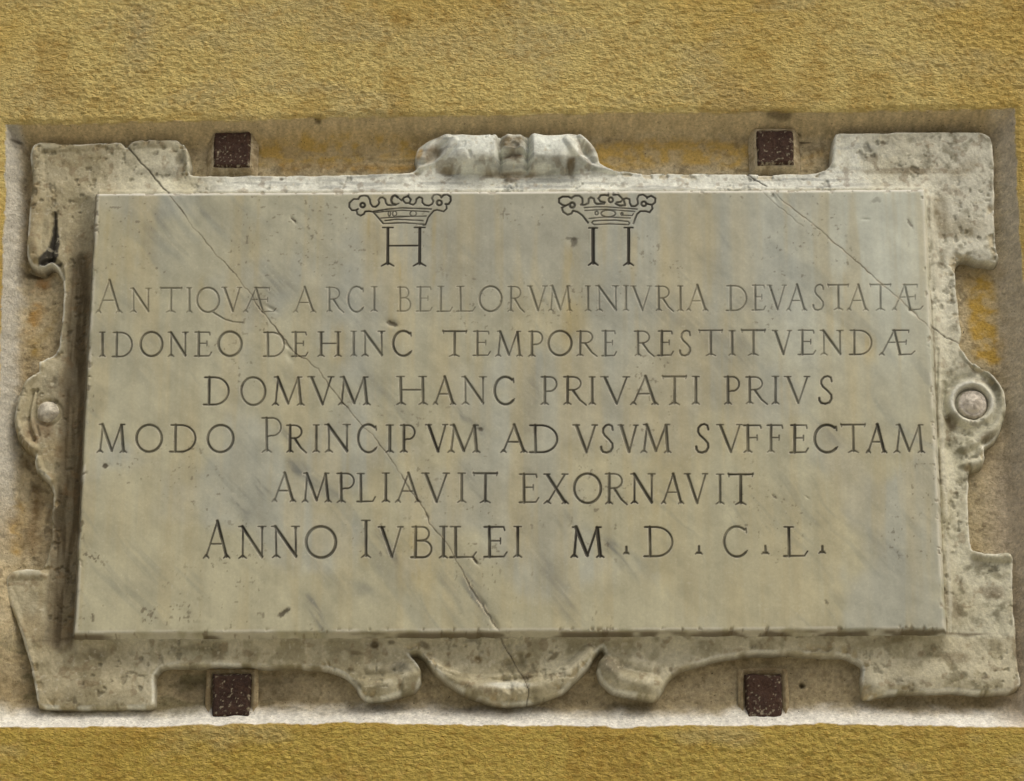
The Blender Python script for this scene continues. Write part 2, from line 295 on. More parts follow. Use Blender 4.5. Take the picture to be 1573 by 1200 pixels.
LINES = [
 # (top at left, base at left, top at right, base at right, stroke half width, residue, letters)
 (350, 408, 350, 407, 2.1, 1.35, [('H', 585, 655), ('I', 902, 920), ('I', 956, 975)]),
 (443, 480, 437.5, 476, 1.45, .50, [('A', 146, 188, 431), ('N', 199, 233), ('T', 244, 280.5), ('I', 285, 296), ('Q', 301, 337.5), ('V', 339.5, 372), ('Æ', 372, 425),
   ('A', 449, 485.5), ('R', 499, 529), ('C', 532, 560), ('I', 568, 581), ('B', 608, 632), ('E', 637.6, 665), ('L', 670, 696), ('L', 699, 731), ('O', 735, 771.5), ('R', 778, 807), ('V', 808.7, 841), ('M', 841, 879),
   ('I', 897, 909), ('N', 914, 951.7), ('I', 955.5, 967), ('V', 967.4, 1002.4), ('R', 1005, 1035.6), ('I', 1039, 1051), ('A', 1053, 1088),
   ('D', 1113.6, 1149), ('E', 1153.4, 1177), ('V', 1177, 1208.7), ('A', 1207, 1240), ('S', 1247, 1268), ('T', 1270, 1305), ('A', 1300, 1334.5), ('T', 1334.5, 1370), ('Æ', 1369.5, 1419)]),
 (510.5, 548, 507.5, 545, 1.65, .72, [('I', 151, 163), ('D', 171, 205), ('O', 214.4, 250.4), ('N', 257, 289.7), ('E', 297, 326), ('O', 334, 372), ('D', 402.6, 439), ('E', 446, 474), ('H', 487, 525), ('I', 537, 549), ('N', 554, 592), ('C', 601, 634),
   ('T', 678, 718), ('E', 725, 754.6), ('M', 760, 803), ('P', 810, 835), ('O', 841, 879), ('R', 883.5, 919), ('E', 922.7, 948), ('R', 972.6, 1006), ('E', 1009, 1035.6), ('S', 1042, 1063.5), ('T', 1072, 1111.5), ('I', 1118, 1131), ('T', 1137, 1177),
   ('V', 1186, 1217), ('E', 1224, 1254), ('N', 1259, 1296), ('D', 1303, 1341.5), ('Æ', 1350, 1407)]),
 (579.5, 622, 578.5, 620, 1.75, .80, [('D', 311, 354), ('O', 369, 408.5), ('M', 417, 467.6), ('V', 472, 514), ('M', 518.4, 569), ('H', 608, 657), ('A', 664, 700.5), ('N', 708, 748), ('C', 756.7, 791.7),
   ('P', 829, 857), ('R', 863.4, 902), ('I', 903, 916), ('V', 921.6, 968), ('A', 968, 1012), ('T', 1015.8, 1056), ('I', 1061.5, 1076), ('P', 1110.7, 1137.5), ('R', 1143.5, 1180.4), ('I', 1184, 1198), ('V', 1203.7, 1244.7), ('S', 1256, 1281.5)]),
 (652.6, 694, 653, 695, 1.85, .85, [('M', 148, 195), ('O', 208, 249.5), ('D', 259, 303), ('O', 317.6, 359.5), ('P', 400, 434, 642), ('R', 438, 472), ('I', 479, 492), ('N', 498, 539), ('C', 547, 580.5), ('I', 591, 606), ('P', 613, 639), ('V', 653, 688.6), ('M', 687, 738),
   ('A', 768, 810), ('D', 811, 859), ('V', 879, 918.6), ('S', 921, 945), ('V', 948.5, 981), ('M', 983.8, 1031.6), ('S', 1067, 1092), ('V', 1100, 1141), ('F', 1139.4, 1171), ('F', 1176, 1203.7), ('E', 1212, 1243), ('C', 1248, 1288), ('T', 1290, 1331), ('A', 1330, 1363), ('M', 1372, 1421)]),
 (727, 770.5, 728.6, 774, 1.8, .85, [('A', 417, 455), ('M', 462.6, 509), ('P', 515.5, 546), ('L', 546, 577.7), ('I', 585, 600), ('A', 606, 647), ('V', 646.4, 690.7), ('I', 701, 717), ('T', 725, 765.5), ('E', 795.6, 828.6), ('X', 834.5, 874), ('O', 880.5, 924.3), ('R', 927.5, 965),
   ('N', 968, 1007), ('A', 1015, 1051), ('V', 1050, 1088), ('I', 1098, 1114), ('T', 1117, 1158.4)]),
 (809, 857, 810, 854.5, 1.9, .88, [('A', 311.6, 353.6, 801.6), ('N', 365.5, 409), ('N', 416.4, 461), ('O', 468.6, 517), ('I', 553, 571, 800), ('V', 580, 620), ('B', 629, 665), ('I', 673, 689), ('L', 688.4, 733), ('E', 741, 780), ('I', 787, 803),
   ('M', 875.6, 927.5), ('.', 956, 968, 840), ('D', 987, 1036), ('.', 1066, 1081, 839), ('C', 1109, 1149.6), ('.', 1168, 1183, 839), ('L', 1201.5, 1242), ('.', 1256, 1270, 839)]),
]
LINE_X = [(585, 975), (146, 1419), (151, 1407), (311, 1281), (148, 1421), (417, 1158), (311, 1270)]
def circ(cx, cy, rx, ry=None): return arc(cx, cy, rx, ry or rx, 0, 360, 16)
CROWN1 = [([(240, 205), (180, 205), (130, 250), (128, 300), (160, 340), (205, 340), (235, 325)], 1), ([(240, 200), (260, 170), (310, 160), (350, 170), (375, 210), (385, 260), (410, 295), (450, 298), (480, 270), (490, 245), (480, 215), (500, 190), (530, 185), (560, 205), (570, 250), (590, 275), (640, 280), (690, 275)], 1.05),
 ([(215, 345), (225, 385), (265, 405), (305, 385), (320, 355), (370, 350), (420, 360)], 1), (circ(290, 278, 27), 1.2), ([(420, 365), (470, 420), (540, 500)], .85),
 ([(690, 270), (650, 262), (633, 220), (645, 180), (680, 155), (715, 185)], 1.35), ([(690, 270), (725, 258)], .8), ([(735, 200), (762, 225), (775, 200), (790, 190)], .9), ([(790, 185), (840, 172), (872, 210), (855, 252), (810, 255), (785, 230), (776, 200)], 1), ([(842, 145), (835, 175)], 1.3),
 ([(855, 258), (900, 275), (930, 250), (940, 205), (975, 180), (1010, 195), (1010, 245), (1040, 275), (1090, 285), (1130, 265), (1145, 230), (1125, 195), (1150, 155), (1190, 148), (1225, 160), (1240, 190)], 1),
 ([(1240, 185), (1270, 155), (1310, 148), (1350, 175), (1355, 225), (1330, 265), (1290, 265)], 1.1), ([(1300, 270), (1305, 320), (1270, 355), (1230, 345), (1190, 335), (1150, 345), (1110, 390), (1080, 430), (1050, 515), (1020, 520)], .85), (circ(1215, 250, 30), 1.2),
 ([(410, 355), (600, 325), (770, 312), (950, 318), (1120, 325)], .8), ([(430, 368), (600, 350), (770, 340), (1090, 358)], .65), (circ(675, 380, 24, 30), .65), (circ(612, 380, 14, 30), .55), (circ(900, 380, 38, 32), .65),
 ([(700, 412), (860, 412)], .5), ([(510, 435), (600, 427), (850, 417), (1060, 410)], .6), ([(560, 465), (700, 448), (1020, 465)], .7), ([(540, 500), (780, 490), (1040, 510)], .7)]
CROWN2 = [([(300, 200), (260, 175), (190, 175), (145, 200), (145, 245), (185, 275), (225, 285), (260, 270)], 1.1), ([(215, 290), (180, 310), (195, 360), (250, 395), (295, 380), (315, 345)], 1.1), ([(315, 345), (370, 360), (430, 405), (495, 490)], 1.1),
 ([(300, 190), (340, 165), (390, 165), (425, 195), (430, 250), (410, 275), (460, 275), (500, 255), (505, 205), (530, 185), (565, 200), (575, 245), (600, 265), (690, 260)], 1.15), (circ(305, 278, 30), 1.4),
 ([(700, 245), (645, 235), (620, 200), (650, 160), (700, 155), (740, 165), (735, 125)], 1.15), (circ(770, 215, 26, 30), 1.15), ([(800, 130), (800, 155), (860, 150), (900, 190), (930, 230), (945, 280), (880, 285), (830, 262)], 1.15),
 ([(840, 245), (890, 240), (925, 205), (960, 195), (995, 205), (1000, 255), (1020, 290), (1070, 290), (1100, 260), (1090, 200), (1110, 160), (1160, 150), (1200, 175), (1210, 195)], 1.05), ([(1210, 185), (1260, 165), (1310, 195), (1305, 245), (1270, 275), (1225, 265), (1200, 255)], 1.1), (circ(1170, 262, 28), 1.2),
 ([(1265, 280), (1275, 320), (1240, 365), (1190, 350), (1130, 350), (1090, 385), (1070, 430), (1045, 500)], 1), ([(450, 310), (600, 300), (720, 300), (860, 310), (1090, 325)], .7), ([(460, 345), (720, 330), (1060, 355)], .65), (circ(740, 380, 88, 42), .85), (circ(600, 375, 18, 22), .8), (circ(905, 385, 12, 16), .8),
 ([(920, 400), (1030, 405), (1045, 380)], .6), ([(510, 440), (720, 422), (1010, 435)], .65), ([(560, 470), (700, 462), (820, 460), (980, 475), (1000, 495), (985, 515), (760, 505), (570, 515), (540, 490), (560, 470)], .75)]

# ------------------------------------------------------------------ the inscribed panel (one carved sheet, split into field, letters, crowns)
def build_panel(plaque):
    step = 1.06
    wid = np.hypot(*(QUAD[2]-QUAD[3])); hei = np.hypot(*(QUAD[3]-QUAD[0]))
    nu = int(wid/step); nv_txt = int(hei*0.865/step); nv_low = int(hei*0.135/2.2)
    e = [0.0, 0.9, 2.0, 3.2]                                      # rows of the worn bevel
    def axis(inner, L):
        t = np.concatenate([np.array([-7.0, -5.5, -3.8, -2.2, -1.0])/L, [0], np.array(e[1:])/L, inner, 1-np.array(e[1:][::-1])/L, [1], 1+np.array([1.0, 2.2, 3.8, 5.5, 7.0])/L])
        return t
    su = axis(np.linspace(4.4/wid, 1-4.4/wid, nu), wid)
    sv = axis(np.concatenate([np.linspace(4.4/hei, .865, nv_txt, endpoint=False), np.linspace(.865, 1-4.4/hei, nv_low)]), hei)
    s, t = np.meshgrid(su, sv); s = s[..., None]; t = t[..., None]
    P = (QUAD[0]*(1-s)+QUAD[1]*s)*(1-t)+(QUAD[3]*(1-s)+QUAD[2]*s)*t
    U = P[..., 0].copy(); V = P[..., 1].copy()
    do, dx, dy, ds = quad_out(U, V)
    inn = -do
    wob = (fbm(U, V, 22, k=2, o=4)-.5)
    U += np.where(inn < 3, wob*2.6, 0)*0.8; V += np.where(inn < 3, (fbm(U, V, 18, k=5, o=4)-.5)*2.4, 0)*0.8
    r = 4.2 + 5*np.clip(fbm(U, V, 60, k=4, o=3)-.55, 0, 1)
    r = r + 3*ss(0, -6, ds[3]+6)*0 + 2.2*(ds[0] > -9)
    H = H_PANEL - np.where(inn < r, (1-np.sqrt(np.clip(1-(1-np.clip(inn, 0, None)/r)**2, 0, 1)))*r*.75, 0)
    H = np.where(inn < 0, H - np.clip(-inn, 0, 7)*3.4, H)
    H = H + (fbm(U, V, 320, k=1, o=2)-.5)*2.2 + (fbm(U, V, 40, k=6, o=3)-.5)*0.5
    # letters
    best = np.full(U.shape, -9.0, np.float32); lab = np.zeros(U.shape, np.int32); res = np.zeros(U.shape, np.float32)
    n = 0; info = {}
    def cut(strokes, w, residue, name):
        nonlocal n
        n += 1; info[n] = name; w = w*1.2
        P = np.concatenate([np.asarray(p) for p, _, _ in strokes]); m = 9
        r0, r1, c0, c1 = bounds(U, V, P[:, 0].min()-m, P[:, 0].max()+m, P[:, 1].min()-m, P[:, 1].max()+m)
        u = U[r0:r1, c0:c1]; v = V[r0:r1, c0:c1]
        b = np.full(u.shape, -6.0, np.float32)
        for p, a0, a1 in strokes:
            p = np.asarray(p); L = np.concatenate([[0], np.cumsum(np.hypot(*(p[1:]-p[:-1]).T))]); tot = max(L[-1], 1e-6)
            for i in range(len(p)-1):
                a = p[i]; d = p[i+1]-a; l2 = max((d*d).sum(), 1e-9)
                tt = np.clip(((u-a[0])*d[0]+(v-a[1])*d[1])/l2, 0, 1)
                ww = w*(a0+(a1-a0)*(L[i]+tt*(L[i+1]-L[i]))/tot)
                b = np.maximum(b, ww-np.hypot(u-a[0]-tt*d[0], v-a[1]-tt*d[1]))
        bb = best[r0:r1, c0:c1]; up = b > bb
        bb[up] = b[up]; lab[r0:r1, c0:c1][up & (b > -1.3)] = n; res[r0:r1, c0:c1][up] = residue
    lr = np.random.default_rng(11)
    for li, (t0, b0, t1, b1, w, rs, chars) in enumerate(LINES):
        xa, xb = LINE_X[li]
        for ch in chars:
            c, x0, x1 = ch[:3]; f = ((x0+x1)/2-xa)/(xb-xa)
            top = t0+(t1-t0)*f; base = b0+(b1-b0)*f
            if len(ch) > 3: top = ch[3]
            if c == '.': base -= 4
            top += lr.uniform(-.5, .5); base += lr.uniform(-.6, .6); lean = lr.uniform(-.02, .02)
            def loc(p):
                return WP([(x0+1+(x+lean*(y-.5))*(x1-x0-2), base+(top-base)*y) for x, y in p], H_PANEL)
            wj = w*lr.uniform(.92, 1.1); rj = rs*lr.uniform(.85, 1.08)
            if li == 6 and c == 'M': wj *= 1.12; rj = 1.05
            st = [(loc(p), a0, a1) for p, a0, a1 in G[c]]
            if c == 'Q': st.append((WP([(325, 478.5), (334, 484), (346, 491), (358, 494.5), (373, 495.5)], H_PANEL), .9, .55))
            cut(st, wj, rj, 'letter')
    for cr, ox in ((CROWN1, 520), (CROWN2, 840)):
        cut([(WP(zp(p, ox, 280, 7.865), H_PANEL), a, a) for p, a in cr], 1.25, .92, 'crown_engraving')
    groove = np.clip(best+.15, 0, None)
    H -= np.clip(groove*1.25, 0, 2.6)
    # chips and scratches
    dents = [(451, 338, 7, 2.2, 52, 1.6), (1240, 765, 4, 1.5, 40, 1), (602, 497, 9, 5, 20, 3), (730, 862, 8, 2.2, 48, 2), (1190, 763, 5, 2, 45, 1), (436, 941, 10, 3.5, -38, 1.6), (881, 372, 6, 9, 10, .8), (162, 715, 7, 4, 0, .7), (738, 660, 5, 3, 0, 1.2), (445, 548, 5, 9, -30, 1.6), (510, 548, 1, 1, 0, 0),
             (1187, 300, 12, 3, 60, 1.6), (1400, 478, 9, 3, 40, 1.6), (1330, 337, 6, 2, 0, 1.0), (1398, 343, 3, 8, -20, 1.2), (440, 530, 9, 2.5, 50, 1.8), (741, 925, 10, 3, 55, 2), (760, 958, 12, 4, 60, 2.4), (655, 793, 5, 3, 60, 1.6), (417, 474, 9, 3, 30, 2.0)]
    for x, y, a, b, g, d in dents:
        H -= gauss(U, V, x, y, a, b, g, H_PANEL)*d
    edge_chip = ss(.64, .76, fbm(U, V, 9, k=9, o=3)) * ss(9, 1, inn)
    H -= edge_chip*2.2*ss(0, 1, inn)
    cr1 = crack(U, V, CRACK1, H_PANEL, 0.55, 2.6, 3)+.5*(fbm(U, V, 22, k=9, o=2)-.5)*2; cr2 = crack(U, V, CRACK2, H_PANEL, 0.75, 2.0, 6)
    wide = gauss(U, V, 735, 920, 60, 60, 0, H_PANEL)+gauss(U, V, 430, 510, 60, 30, 50, H_PANEL)*.7 + gauss(U, V, 560, 650, 60, 30, 50, H_PANEL)*.3+gauss(U, V, 660, 800, 40, 30, 50, H_PANEL)*.6
    cr1w = cr1 + wide*1.1*(fbm(U, V, 8, k=11, o=2))
    H -= np.clip(cr1w+.1, 0, 1.2)*1.3 + np.clip(cr2+.1, 0, 1.2)*1.3
    # a fine parallel line beside the right crack
    cr3 = crack(U, V, [(x-8, y+9) for x, y in CRACK2[2:5]], H_PANEL, .5, 2.5, 8); H -= np.clip(cr3+.2, 0, 1)*1.2

    # ---- colour of the stone
    n1 = fbm(U, V, 180, k=0, o=5); n2 = fbm(U+V*.35, V*.6, 60, 210, k=3, o=4); n3 = fbm(U, V, 15, 220, k=8, o=3); n4 = fbm(U, V, 34, 300, k=12, o=3)
    base = lin(188, 183, 158); grey = lin(180, 181, 171); warm = lin(192, 178, 140); blue = lin(136, 141, 138)
    col = np.broadcast_to(base, U.shape+(3,)).copy()
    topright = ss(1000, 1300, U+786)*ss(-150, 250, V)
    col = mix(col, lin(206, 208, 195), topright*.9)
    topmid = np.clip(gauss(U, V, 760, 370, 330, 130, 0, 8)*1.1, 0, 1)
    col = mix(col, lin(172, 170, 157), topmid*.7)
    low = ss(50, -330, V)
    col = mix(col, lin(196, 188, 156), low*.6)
    col = mix(col, grey, ss(.48, .62, n1)*.65)
    col = mix(col, warm, ss(.42, .72, n4*.6+n1*.4)*.55*ss(-500, 250, V+120)*(1-.65*topright))
    col = mix(col, warm, ss(.46, .70, n3*.7+.3*n2)*.42)
    # diagonal blue-grey veining, running down to the right
    a = math.radians(-50); A = U*math.cos(a)-V*math.sin(a)*-1; 
    al = U*math.cos(a)+V*math.sin(a); ac = -U*math.sin(a)+V*math.cos(a)
    wv = (fbm(U, V, 160, k=5, o=3)-.5)*60
    vein = fbm(al, ac+wv, 240, 26, k=7, o=4); veinm = fbm(U, V, 170, k=13, o=3)
    col = mix(col, blue, ss(.55, .75, vein)*ss(.42, .62, veinm)*.26)
    v2 = fbm(al+40, ac+wv*.7, 120, 9, k=10, o=4); col = mix(col, lin(124, 128, 124), ss(.60, .76, v2)*ss(.5, .62, fbm(U, V, 110, k=6, o=3))*.2)
    for x, y, a1, b1, g, f in [(363, 775, 16, 4, 62, .75), (375, 792, 9, 7, 60, .5), (395, 752, 22, 4, 50, .45), (400, 745, 26, 3.5, 52, .4), (462, 722, 22, 7, 40, .55), (480, 740, 26, 6, 50, .4), (715, 640, 24, 6, 48, .55), (738, 660, 16, 9, 60, .4), (490, 945, 30, 9, 62, .6), (478, 925, 14, 12, 0, .4), (560, 905, 26, 12, 30, .4), (500, 880, 40, 14, 40, .3),
                              (732, 925, 40, 10, 60, .6), (720, 880, 45, 12, 62, .4), (945, 845, 26, 8, 58, .6), (960, 865, 24, 7, 62, .5), (975, 880, 16, 6, 50, .3), (590, 830, 34, 6, 58, .45), (600, 855, 22, 7, 58, .4), (730, 745, 30, 8, 58, .4), (820, 590, 10, 40, 0, .35), (1280, 670, 22, 12, 40, .35), (1300, 790, 24, 9, 60, .35), (1370, 850, 30, 12, 50, .4), (440, 670, 26, 7, 58, .5), (420, 440, 30, 40, 50, .35), (395, 400, 60, 14, 52, .2), (330, 330, 60, 16, 50, .2),
                              (540, 470, 50, 30, 40, .25), (860, 910, 70, 18, 60, .45), (690, 900, 60, 12, 60, .35), (1010, 480, 120, 24, 20, .22), (600, 620, 90, 20, 50, .3), (1150, 470, 30, 30, 0, .25), (1130, 560, 40, 60, 0, .2), (240, 340, 60, 30, 40, .3), (210, 900, 40, 20, 0, .3)]:
        g = gauss(U + (fbm(U, V, 16, k=2, o=3)-.5)*14, V+(fbm(U, V, 14, k=4, o=3)-.5)*14, x, y, a1, b1, g, 8)
        col = mix(col, lin(112, 114, 112), g*f*(0.35+.8*ss(.3, .7, fbm(al, ac+wv*.3, 44, 5, k=9, o=3))))
    # ochre rain streaks under the top edge and through the H
    for x, y0, y1, w, f in [(566, 320, 440, 6, .45), (580, 350, 430, 5, .3), (616, 385, 430, 8, .6), (665, 330, 430, 5, .45), (678, 330, 420, 5, .3), (880, 380, 520, 12, .4), (310, 430, 480, 9, .3), (385, 350, 400, 12, .25), (970, 360, 440, 5, .3), (1290, 420, 520, 18, .25), (1335, 515, 550, 12, .4), (640, 820, 900, 30, .35), (560, 820, 860, 16, .35), (170, 330, 440, 16, .3), (215, 300, 420, 14, .25), (1120, 480, 700, 14, .25), (1215, 580, 700, 6, .25), (800, 730, 930, 20, .2), (520, 500, 560, 12, .35), (1010, 620, 900, 30, .2)]:
        u0, v0 = W(x, y0, 8); _, v1 = W(x, y1, 8)
        g = np.exp(-((U-u0+(n3-.5)*20)/w)**2)*ss(v1-25, v1+15, V)*ss(v0+20, v0-15, V)
        col = mix(col, lin(188, 168, 116), g*f*(.4+.9*ss(.35, .65, fbm(U, V, 10, 50, k=7, o=3))))
    # rusty brown lichen specks low on the left, and stains
    sp = fbm(U, V, 4.6, k=14, o=3); spm = np.clip(gauss(U, V, 165, 945, 34, 18, 0, 8)+gauss(U, V, 235, 945, 60, 12, 0, 8)*.8+gauss(U, V, 150, 860, 26, 14, 30, 8)*.7+gauss(U, V, 190, 920, 26, 12, 0, 8)*.5+gauss(U, V, 280, 940, 20, 14, 0, 8)*.6, 0, 1)
    col = mix(col, lin(84, 66, 42), ss(.68-.13*spm, .76-.13*spm, sp)*ss(.12, .4, spm)*.6*ss(.42, .58, fbm(U, V, 24, k=2, o=2)))
    col = mix(col, lin(96, 84, 66), ss(.72, .80, fbm(U, V, 6, k=10, o=3))*ss(.5, .66, fbm(U, V, 90, k=15, o=2))*.5)
    for x, y, a1, b1, g, f in [(162, 715, 5, 4, 0, .9), (436, 941, 11, 4, -40, .85), (881, 372, 5, 9, 10, .6), (878, 367, 10, 2.5, 0, .5), (602, 497, 8, 4, 20, .8), (451, 338, 7, 2, 52, .9), (730, 862, 8, 2.2, 48, .9), (738, 660, 4, 3, 0, .7), (1190, 763, 5, 1.6, 45, .7), (1398, 343, 2.5, 8, -25, .6), (1187, 300, 3, 5, 20, .5), (1345, 308, 9, 4, -20, .35), (1270, 925, 4, 3, 45, .6), (890, 300, 1, 1, 0, 0)]:
        g = gauss(U+(fbm(U, V, 5, k=2, o=2)-.5)*5, V+(fbm(U, V, 5, k=6, o=2)-.5)*5, x, y, a1, b1, g, 8)
        col = mix(col, lin(70, 60, 44), ss(.15, .6, g)*f)
    # light grains
    col = mix(col, lin(210, 204, 182), ss(.74, .84, fbm(U, V, 4, k=5, o=3))*.3)
    col = col*(1+.10*(fbm(U, V, 5, k=3, o=3)-.5)+.10*(fbm(U, V, 4.5, 160, k=5, o=3)-.5)+.16*(fbm(U, V, 26, 240, k=11, o=3)-.5)+.14*(fbm(U, V, 36, k=9, o=3)-.5))[..., None]
    col = col*np.array([.935, .975, .985])*(1+.30*(fbm(U, V, 30, 38, k=4, o=4)-.5)+.20*(fbm(U+V*.8, V*.6, 16, 11, k=13, o=3)-.5))[..., None]
    # old pigment left in the cuts
    pat = .62+.7*fbm(U, V, 26, k=6, o=3)
    ink = ss(-.7, .45, best)*np.clip(res*pat, 0, 1)
    col = mix(col, lin(34, 29, 20), ink*.93)
    pale = ss(-2.2, -1.0, best)*ss(.1, -.6, best)*ss(.5, .7, fbm(U, V, 9, k=1, o=2))
    col = mix(col, lin(205, 200, 182), pale*.45)  # pale rims stand in for the lit edges of the cuts
    ck = fbm(U, V, 20, k=3, o=3)
    col = mix(col, lin(78, 68, 50), ss(-.9, .6, cr1w)*(.35+.75*ck))
    col = mix(col, lin(204, 194, 164), ss(-2.4, -.9, cr1w)*ss(-.3, -1., cr1w)*ss(.45, .6, fbm(U, V, 7, k=12, o=2))*(.3+wide*.9))
    col = mix(col, lin(206, 200, 178), ss(-2.2, -.8, cr2)*ss(.45, .6, fbm(U, V, 12, k=7, o=2))*.6); col = mix(col, lin(104, 92, 70), ss(-.9, .5, cr2)*(.1+.9*ck)); col = mix(col, lin(110, 98, 74), ss(-.5, .4, cr3)*.5)
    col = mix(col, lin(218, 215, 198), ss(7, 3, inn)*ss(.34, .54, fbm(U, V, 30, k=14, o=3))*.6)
    col = mix(col, lin(226, 225, 214), ss(-6.5, -3, ds[0])*(dx < 0)*.8)  # top bevel whitened, sky light put into the colour
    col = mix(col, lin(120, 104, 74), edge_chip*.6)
    # lower and left bevels darkened, their shade put into the colour
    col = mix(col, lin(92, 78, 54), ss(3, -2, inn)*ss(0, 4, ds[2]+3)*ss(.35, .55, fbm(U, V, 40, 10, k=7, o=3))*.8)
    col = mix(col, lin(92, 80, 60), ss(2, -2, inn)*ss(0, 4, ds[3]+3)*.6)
    fl = np.maximum(np.maximum(lab[1:, :-1], lab[1:, 1:]), np.maximum(lab[:-1, 1:], lab[:-1, :-1]))
    names = {0: 'panel'}; names.update(info)
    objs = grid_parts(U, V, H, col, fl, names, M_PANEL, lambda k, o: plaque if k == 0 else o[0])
    for k, o in objs.items():
        if info.get(k) == 'crown_engraving': pass
    return objs

# ------------------------------------------------------------------ the strapwork frame round it
def build_frame(plaque):
    st = 1.42
    us = np.arange(-806, 812, st); vv = np.arange(440, -545, -st)
    U, V = np.meshgrid(us, vv)
    wu = (fbm(U, V, 26, k=3, o=4)-.5)*5; wvv = (fbm(U, V, 26, k=7, o=4)-.5)*5
    sd = out_sdf(U+wu*.7, V+wvv*.7)
    dP, dx, dy, ds = quad_out(U, V); top, right, bot, left = ds
    d = np.clip(dP, 0, None)
    # hollow running round the panel: steep beside it, flat farther out; narrower above and below
    wdt = np.where(left > np.maximum(np.maximum(top, bot), right), 46, np.where(right > np.maximum(top, bot), 34, 38))
    H = H_IN + (H_OUT-H_IN)*(1-(1-np.clip(d/wdt, 0, 1))**1.7)
    H = np.where(right > np.maximum(0, np.maximum(top, bot)), H - 0*H, H)
    # narrow raised fillet right beside the right edge
    H += 5*np.exp(-((right-14)/4.5)**2)*ss(2, -6, np.maximum(top, bot))*ss(-430, -300, V+0*U)*.6
    H += 3*np.exp(-((top-9)/4)**2)*(dx < 0)
    def ridge(pts, w, amp, k=None, w1=None):
        p = crom(WP(pts, H_OUT), 3, closed=False)
        q = pdist(U+wu*.3, V+wvv*.3, p, w, w1, pad=3)
        return amp*np.sin(np.clip(q/w, 0, 1)*math.pi/2)
    def bl(x, y, a, b, g=0): return gauss(U, V, x, y, a, b, g, H_OUT)
    H -= ridge([(126, 320), (116, 500), (106, 700), (98, 900), (93, 975)], 21, 7)
    # -- crest at the top: two rolls, a clasp between them, volutes at their outer ends
    p0 = W(786, 226, H_OUT)[1]; yy = V-p0; pr = W(786, 243, H_OUT)[1]; yr = V-pr
    roll = np.sqrt(np.clip(1-(np.where(yr > 0, yr/44, yr/26))**2, 0, 1))
    ua = U+786.5
    k1 = ss(640, 716, ua)*ss(774, 758, ua); k2 = ss(806, 822, ua)*ss(936, 862, ua)
    crest = np.clip(k1+k2, 0, 1)
    cl0 = np.exp(-((ua-789)/21)**6); crest = np.maximum(crest, .72*cl0)
    H = np.where(crest > .01, np.maximum(H, H_OUT-8+crest*(roll*34+4)), H)
    H = H + bl(787, 262, 60, 8)*-9 + bl(690, 262, 14, 9)*-9 + bl(878, 258, 9, 13)*-10
    cl = np.exp(-((ua-789)/21)**6)
    H = np.where(cl > .02, H + cl*(5*np.exp(-((yy-2)/20)**2) + 9*np.exp(-((yy+12)/3)**2) - 8*np.exp(-((yy+19)/4)**2) + 14*(fbm(U, V, 10, k=5, o=4)-.5)), H)
    H += bl(787, 277, 14, 7)*5
    for c in (766, 812): H -= 5*np.exp(-((ua-c+(fbm(U, V, 14, k=1, o=2)-.5)*8)/1.8)**2)*ss(-32, -20, yy)
    H += ridge([(872, 222), (880, 236), (895, 250), (915, 259), (945, 264)], 9, 8, w1=5) + ridge([(893, 213), (906, 226), (913, 243)], 8, 9)
    H += ridge([(697, 222), (684, 240), (668, 252), (645, 260)], 9, 6, w1=5) + ridge([(685, 214), (664, 226), (650, 244)], 10, 8) - bl(672, 240, 9, 6, -45)*9 - bl(898, 234, 5, 10, -30)*12
    # -- lower centre apron: a hollow above a rolled lip
    H += -bl(786, 1018, 80, 16)*5
    H += ridge([(655, 1022), (676, 1036), (704, 1050), (740, 1059), (780, 1062), (820, 1058), (856, 1046), (884, 1029), (905, 1008)], 17, 15)
    H += ridge([(668, 1022), (700, 1036), (735, 1041), (780, 1039), (830, 1036), (868, 1026)], 5, 4)
    # -- the two scrolls beside it
    H += ridge([(560, 1056), (590, 1056), (615, 1050), (632, 1036)], 19, 16) + ridge([(570, 1030), (600, 1028), (622, 1022)], 10, 4) - bl(618, 1029, 16, 7)*5
    H += ridge([(1000, 1054), (975, 1050), (950, 1042), (934, 1028)], 20, 16) + ridge([(1000, 1025), (960, 1016), (938, 1014)], 10, 4) - bl(958, 1022, 16, 7)*4
    H += ridge([(645, 1010), (653, 1028), (651, 1050), (638, 1062)], 4, 0)
    # -- lower corners: swelling ends; upper lip of each
    H += bl(150, 1058, 90, 22)*6 + bl(1440, 1040, 90, 20)*6
    H += ridge([(14, 884), (36, 881), (64, 882)], 10, 5) + ridge([(12, 890), (22, 930), (45, 1000), (62, 1070)], 6, 1.5) + ridge([(1500, 853), (1528, 856), (1550, 856)], 9, 9)
    H += bl(1350, 1055, 16, 12)*6
    # -- upper corners: turned ends
    H += ridge([(1478, 386), (1492, 380), (1512, 384), (1524, 388)], 16, 2.5) + ridge([(1284, 212), (1283, 235), (1280, 250)], 8, 5)
    H += ridge([(284, 224), (289, 240), (288, 256)], 7, 6) - bl(277, 245, 8, 10)*5 + ridge([(55, 236), (60, 300), (52, 360), (54, 392)], 12, 5) - ridge([(83, 330), (81, 370), (76, 398)], 6, 8) - ridge([(66, 404), (80, 398), (92, 408), (95, 430)], 5, 7)
    H += ridge([(48, 228), (120, 226), (250, 220), (274, 222)], 8, 3)
    # -- side volutes
    H += ridge([(60, 562), (40, 592), (32, 620), (28, 645), (34, 672), (52, 690)], 9, 11) - ridge([(50, 600), (44, 630), (44, 655), (52, 675)], 4, 6) - ridge([(57, 598), (53, 640), (60, 670)], 2.5, 3)
    q = pdist(U, V, WP([(74, 634), (74.5, 634)], H_OUT), 26); H -= 4*np.exp(-((q-6)/3)**2)
    H += ridge([(58, 706), (62, 722), (78, 738)], 7, 7)
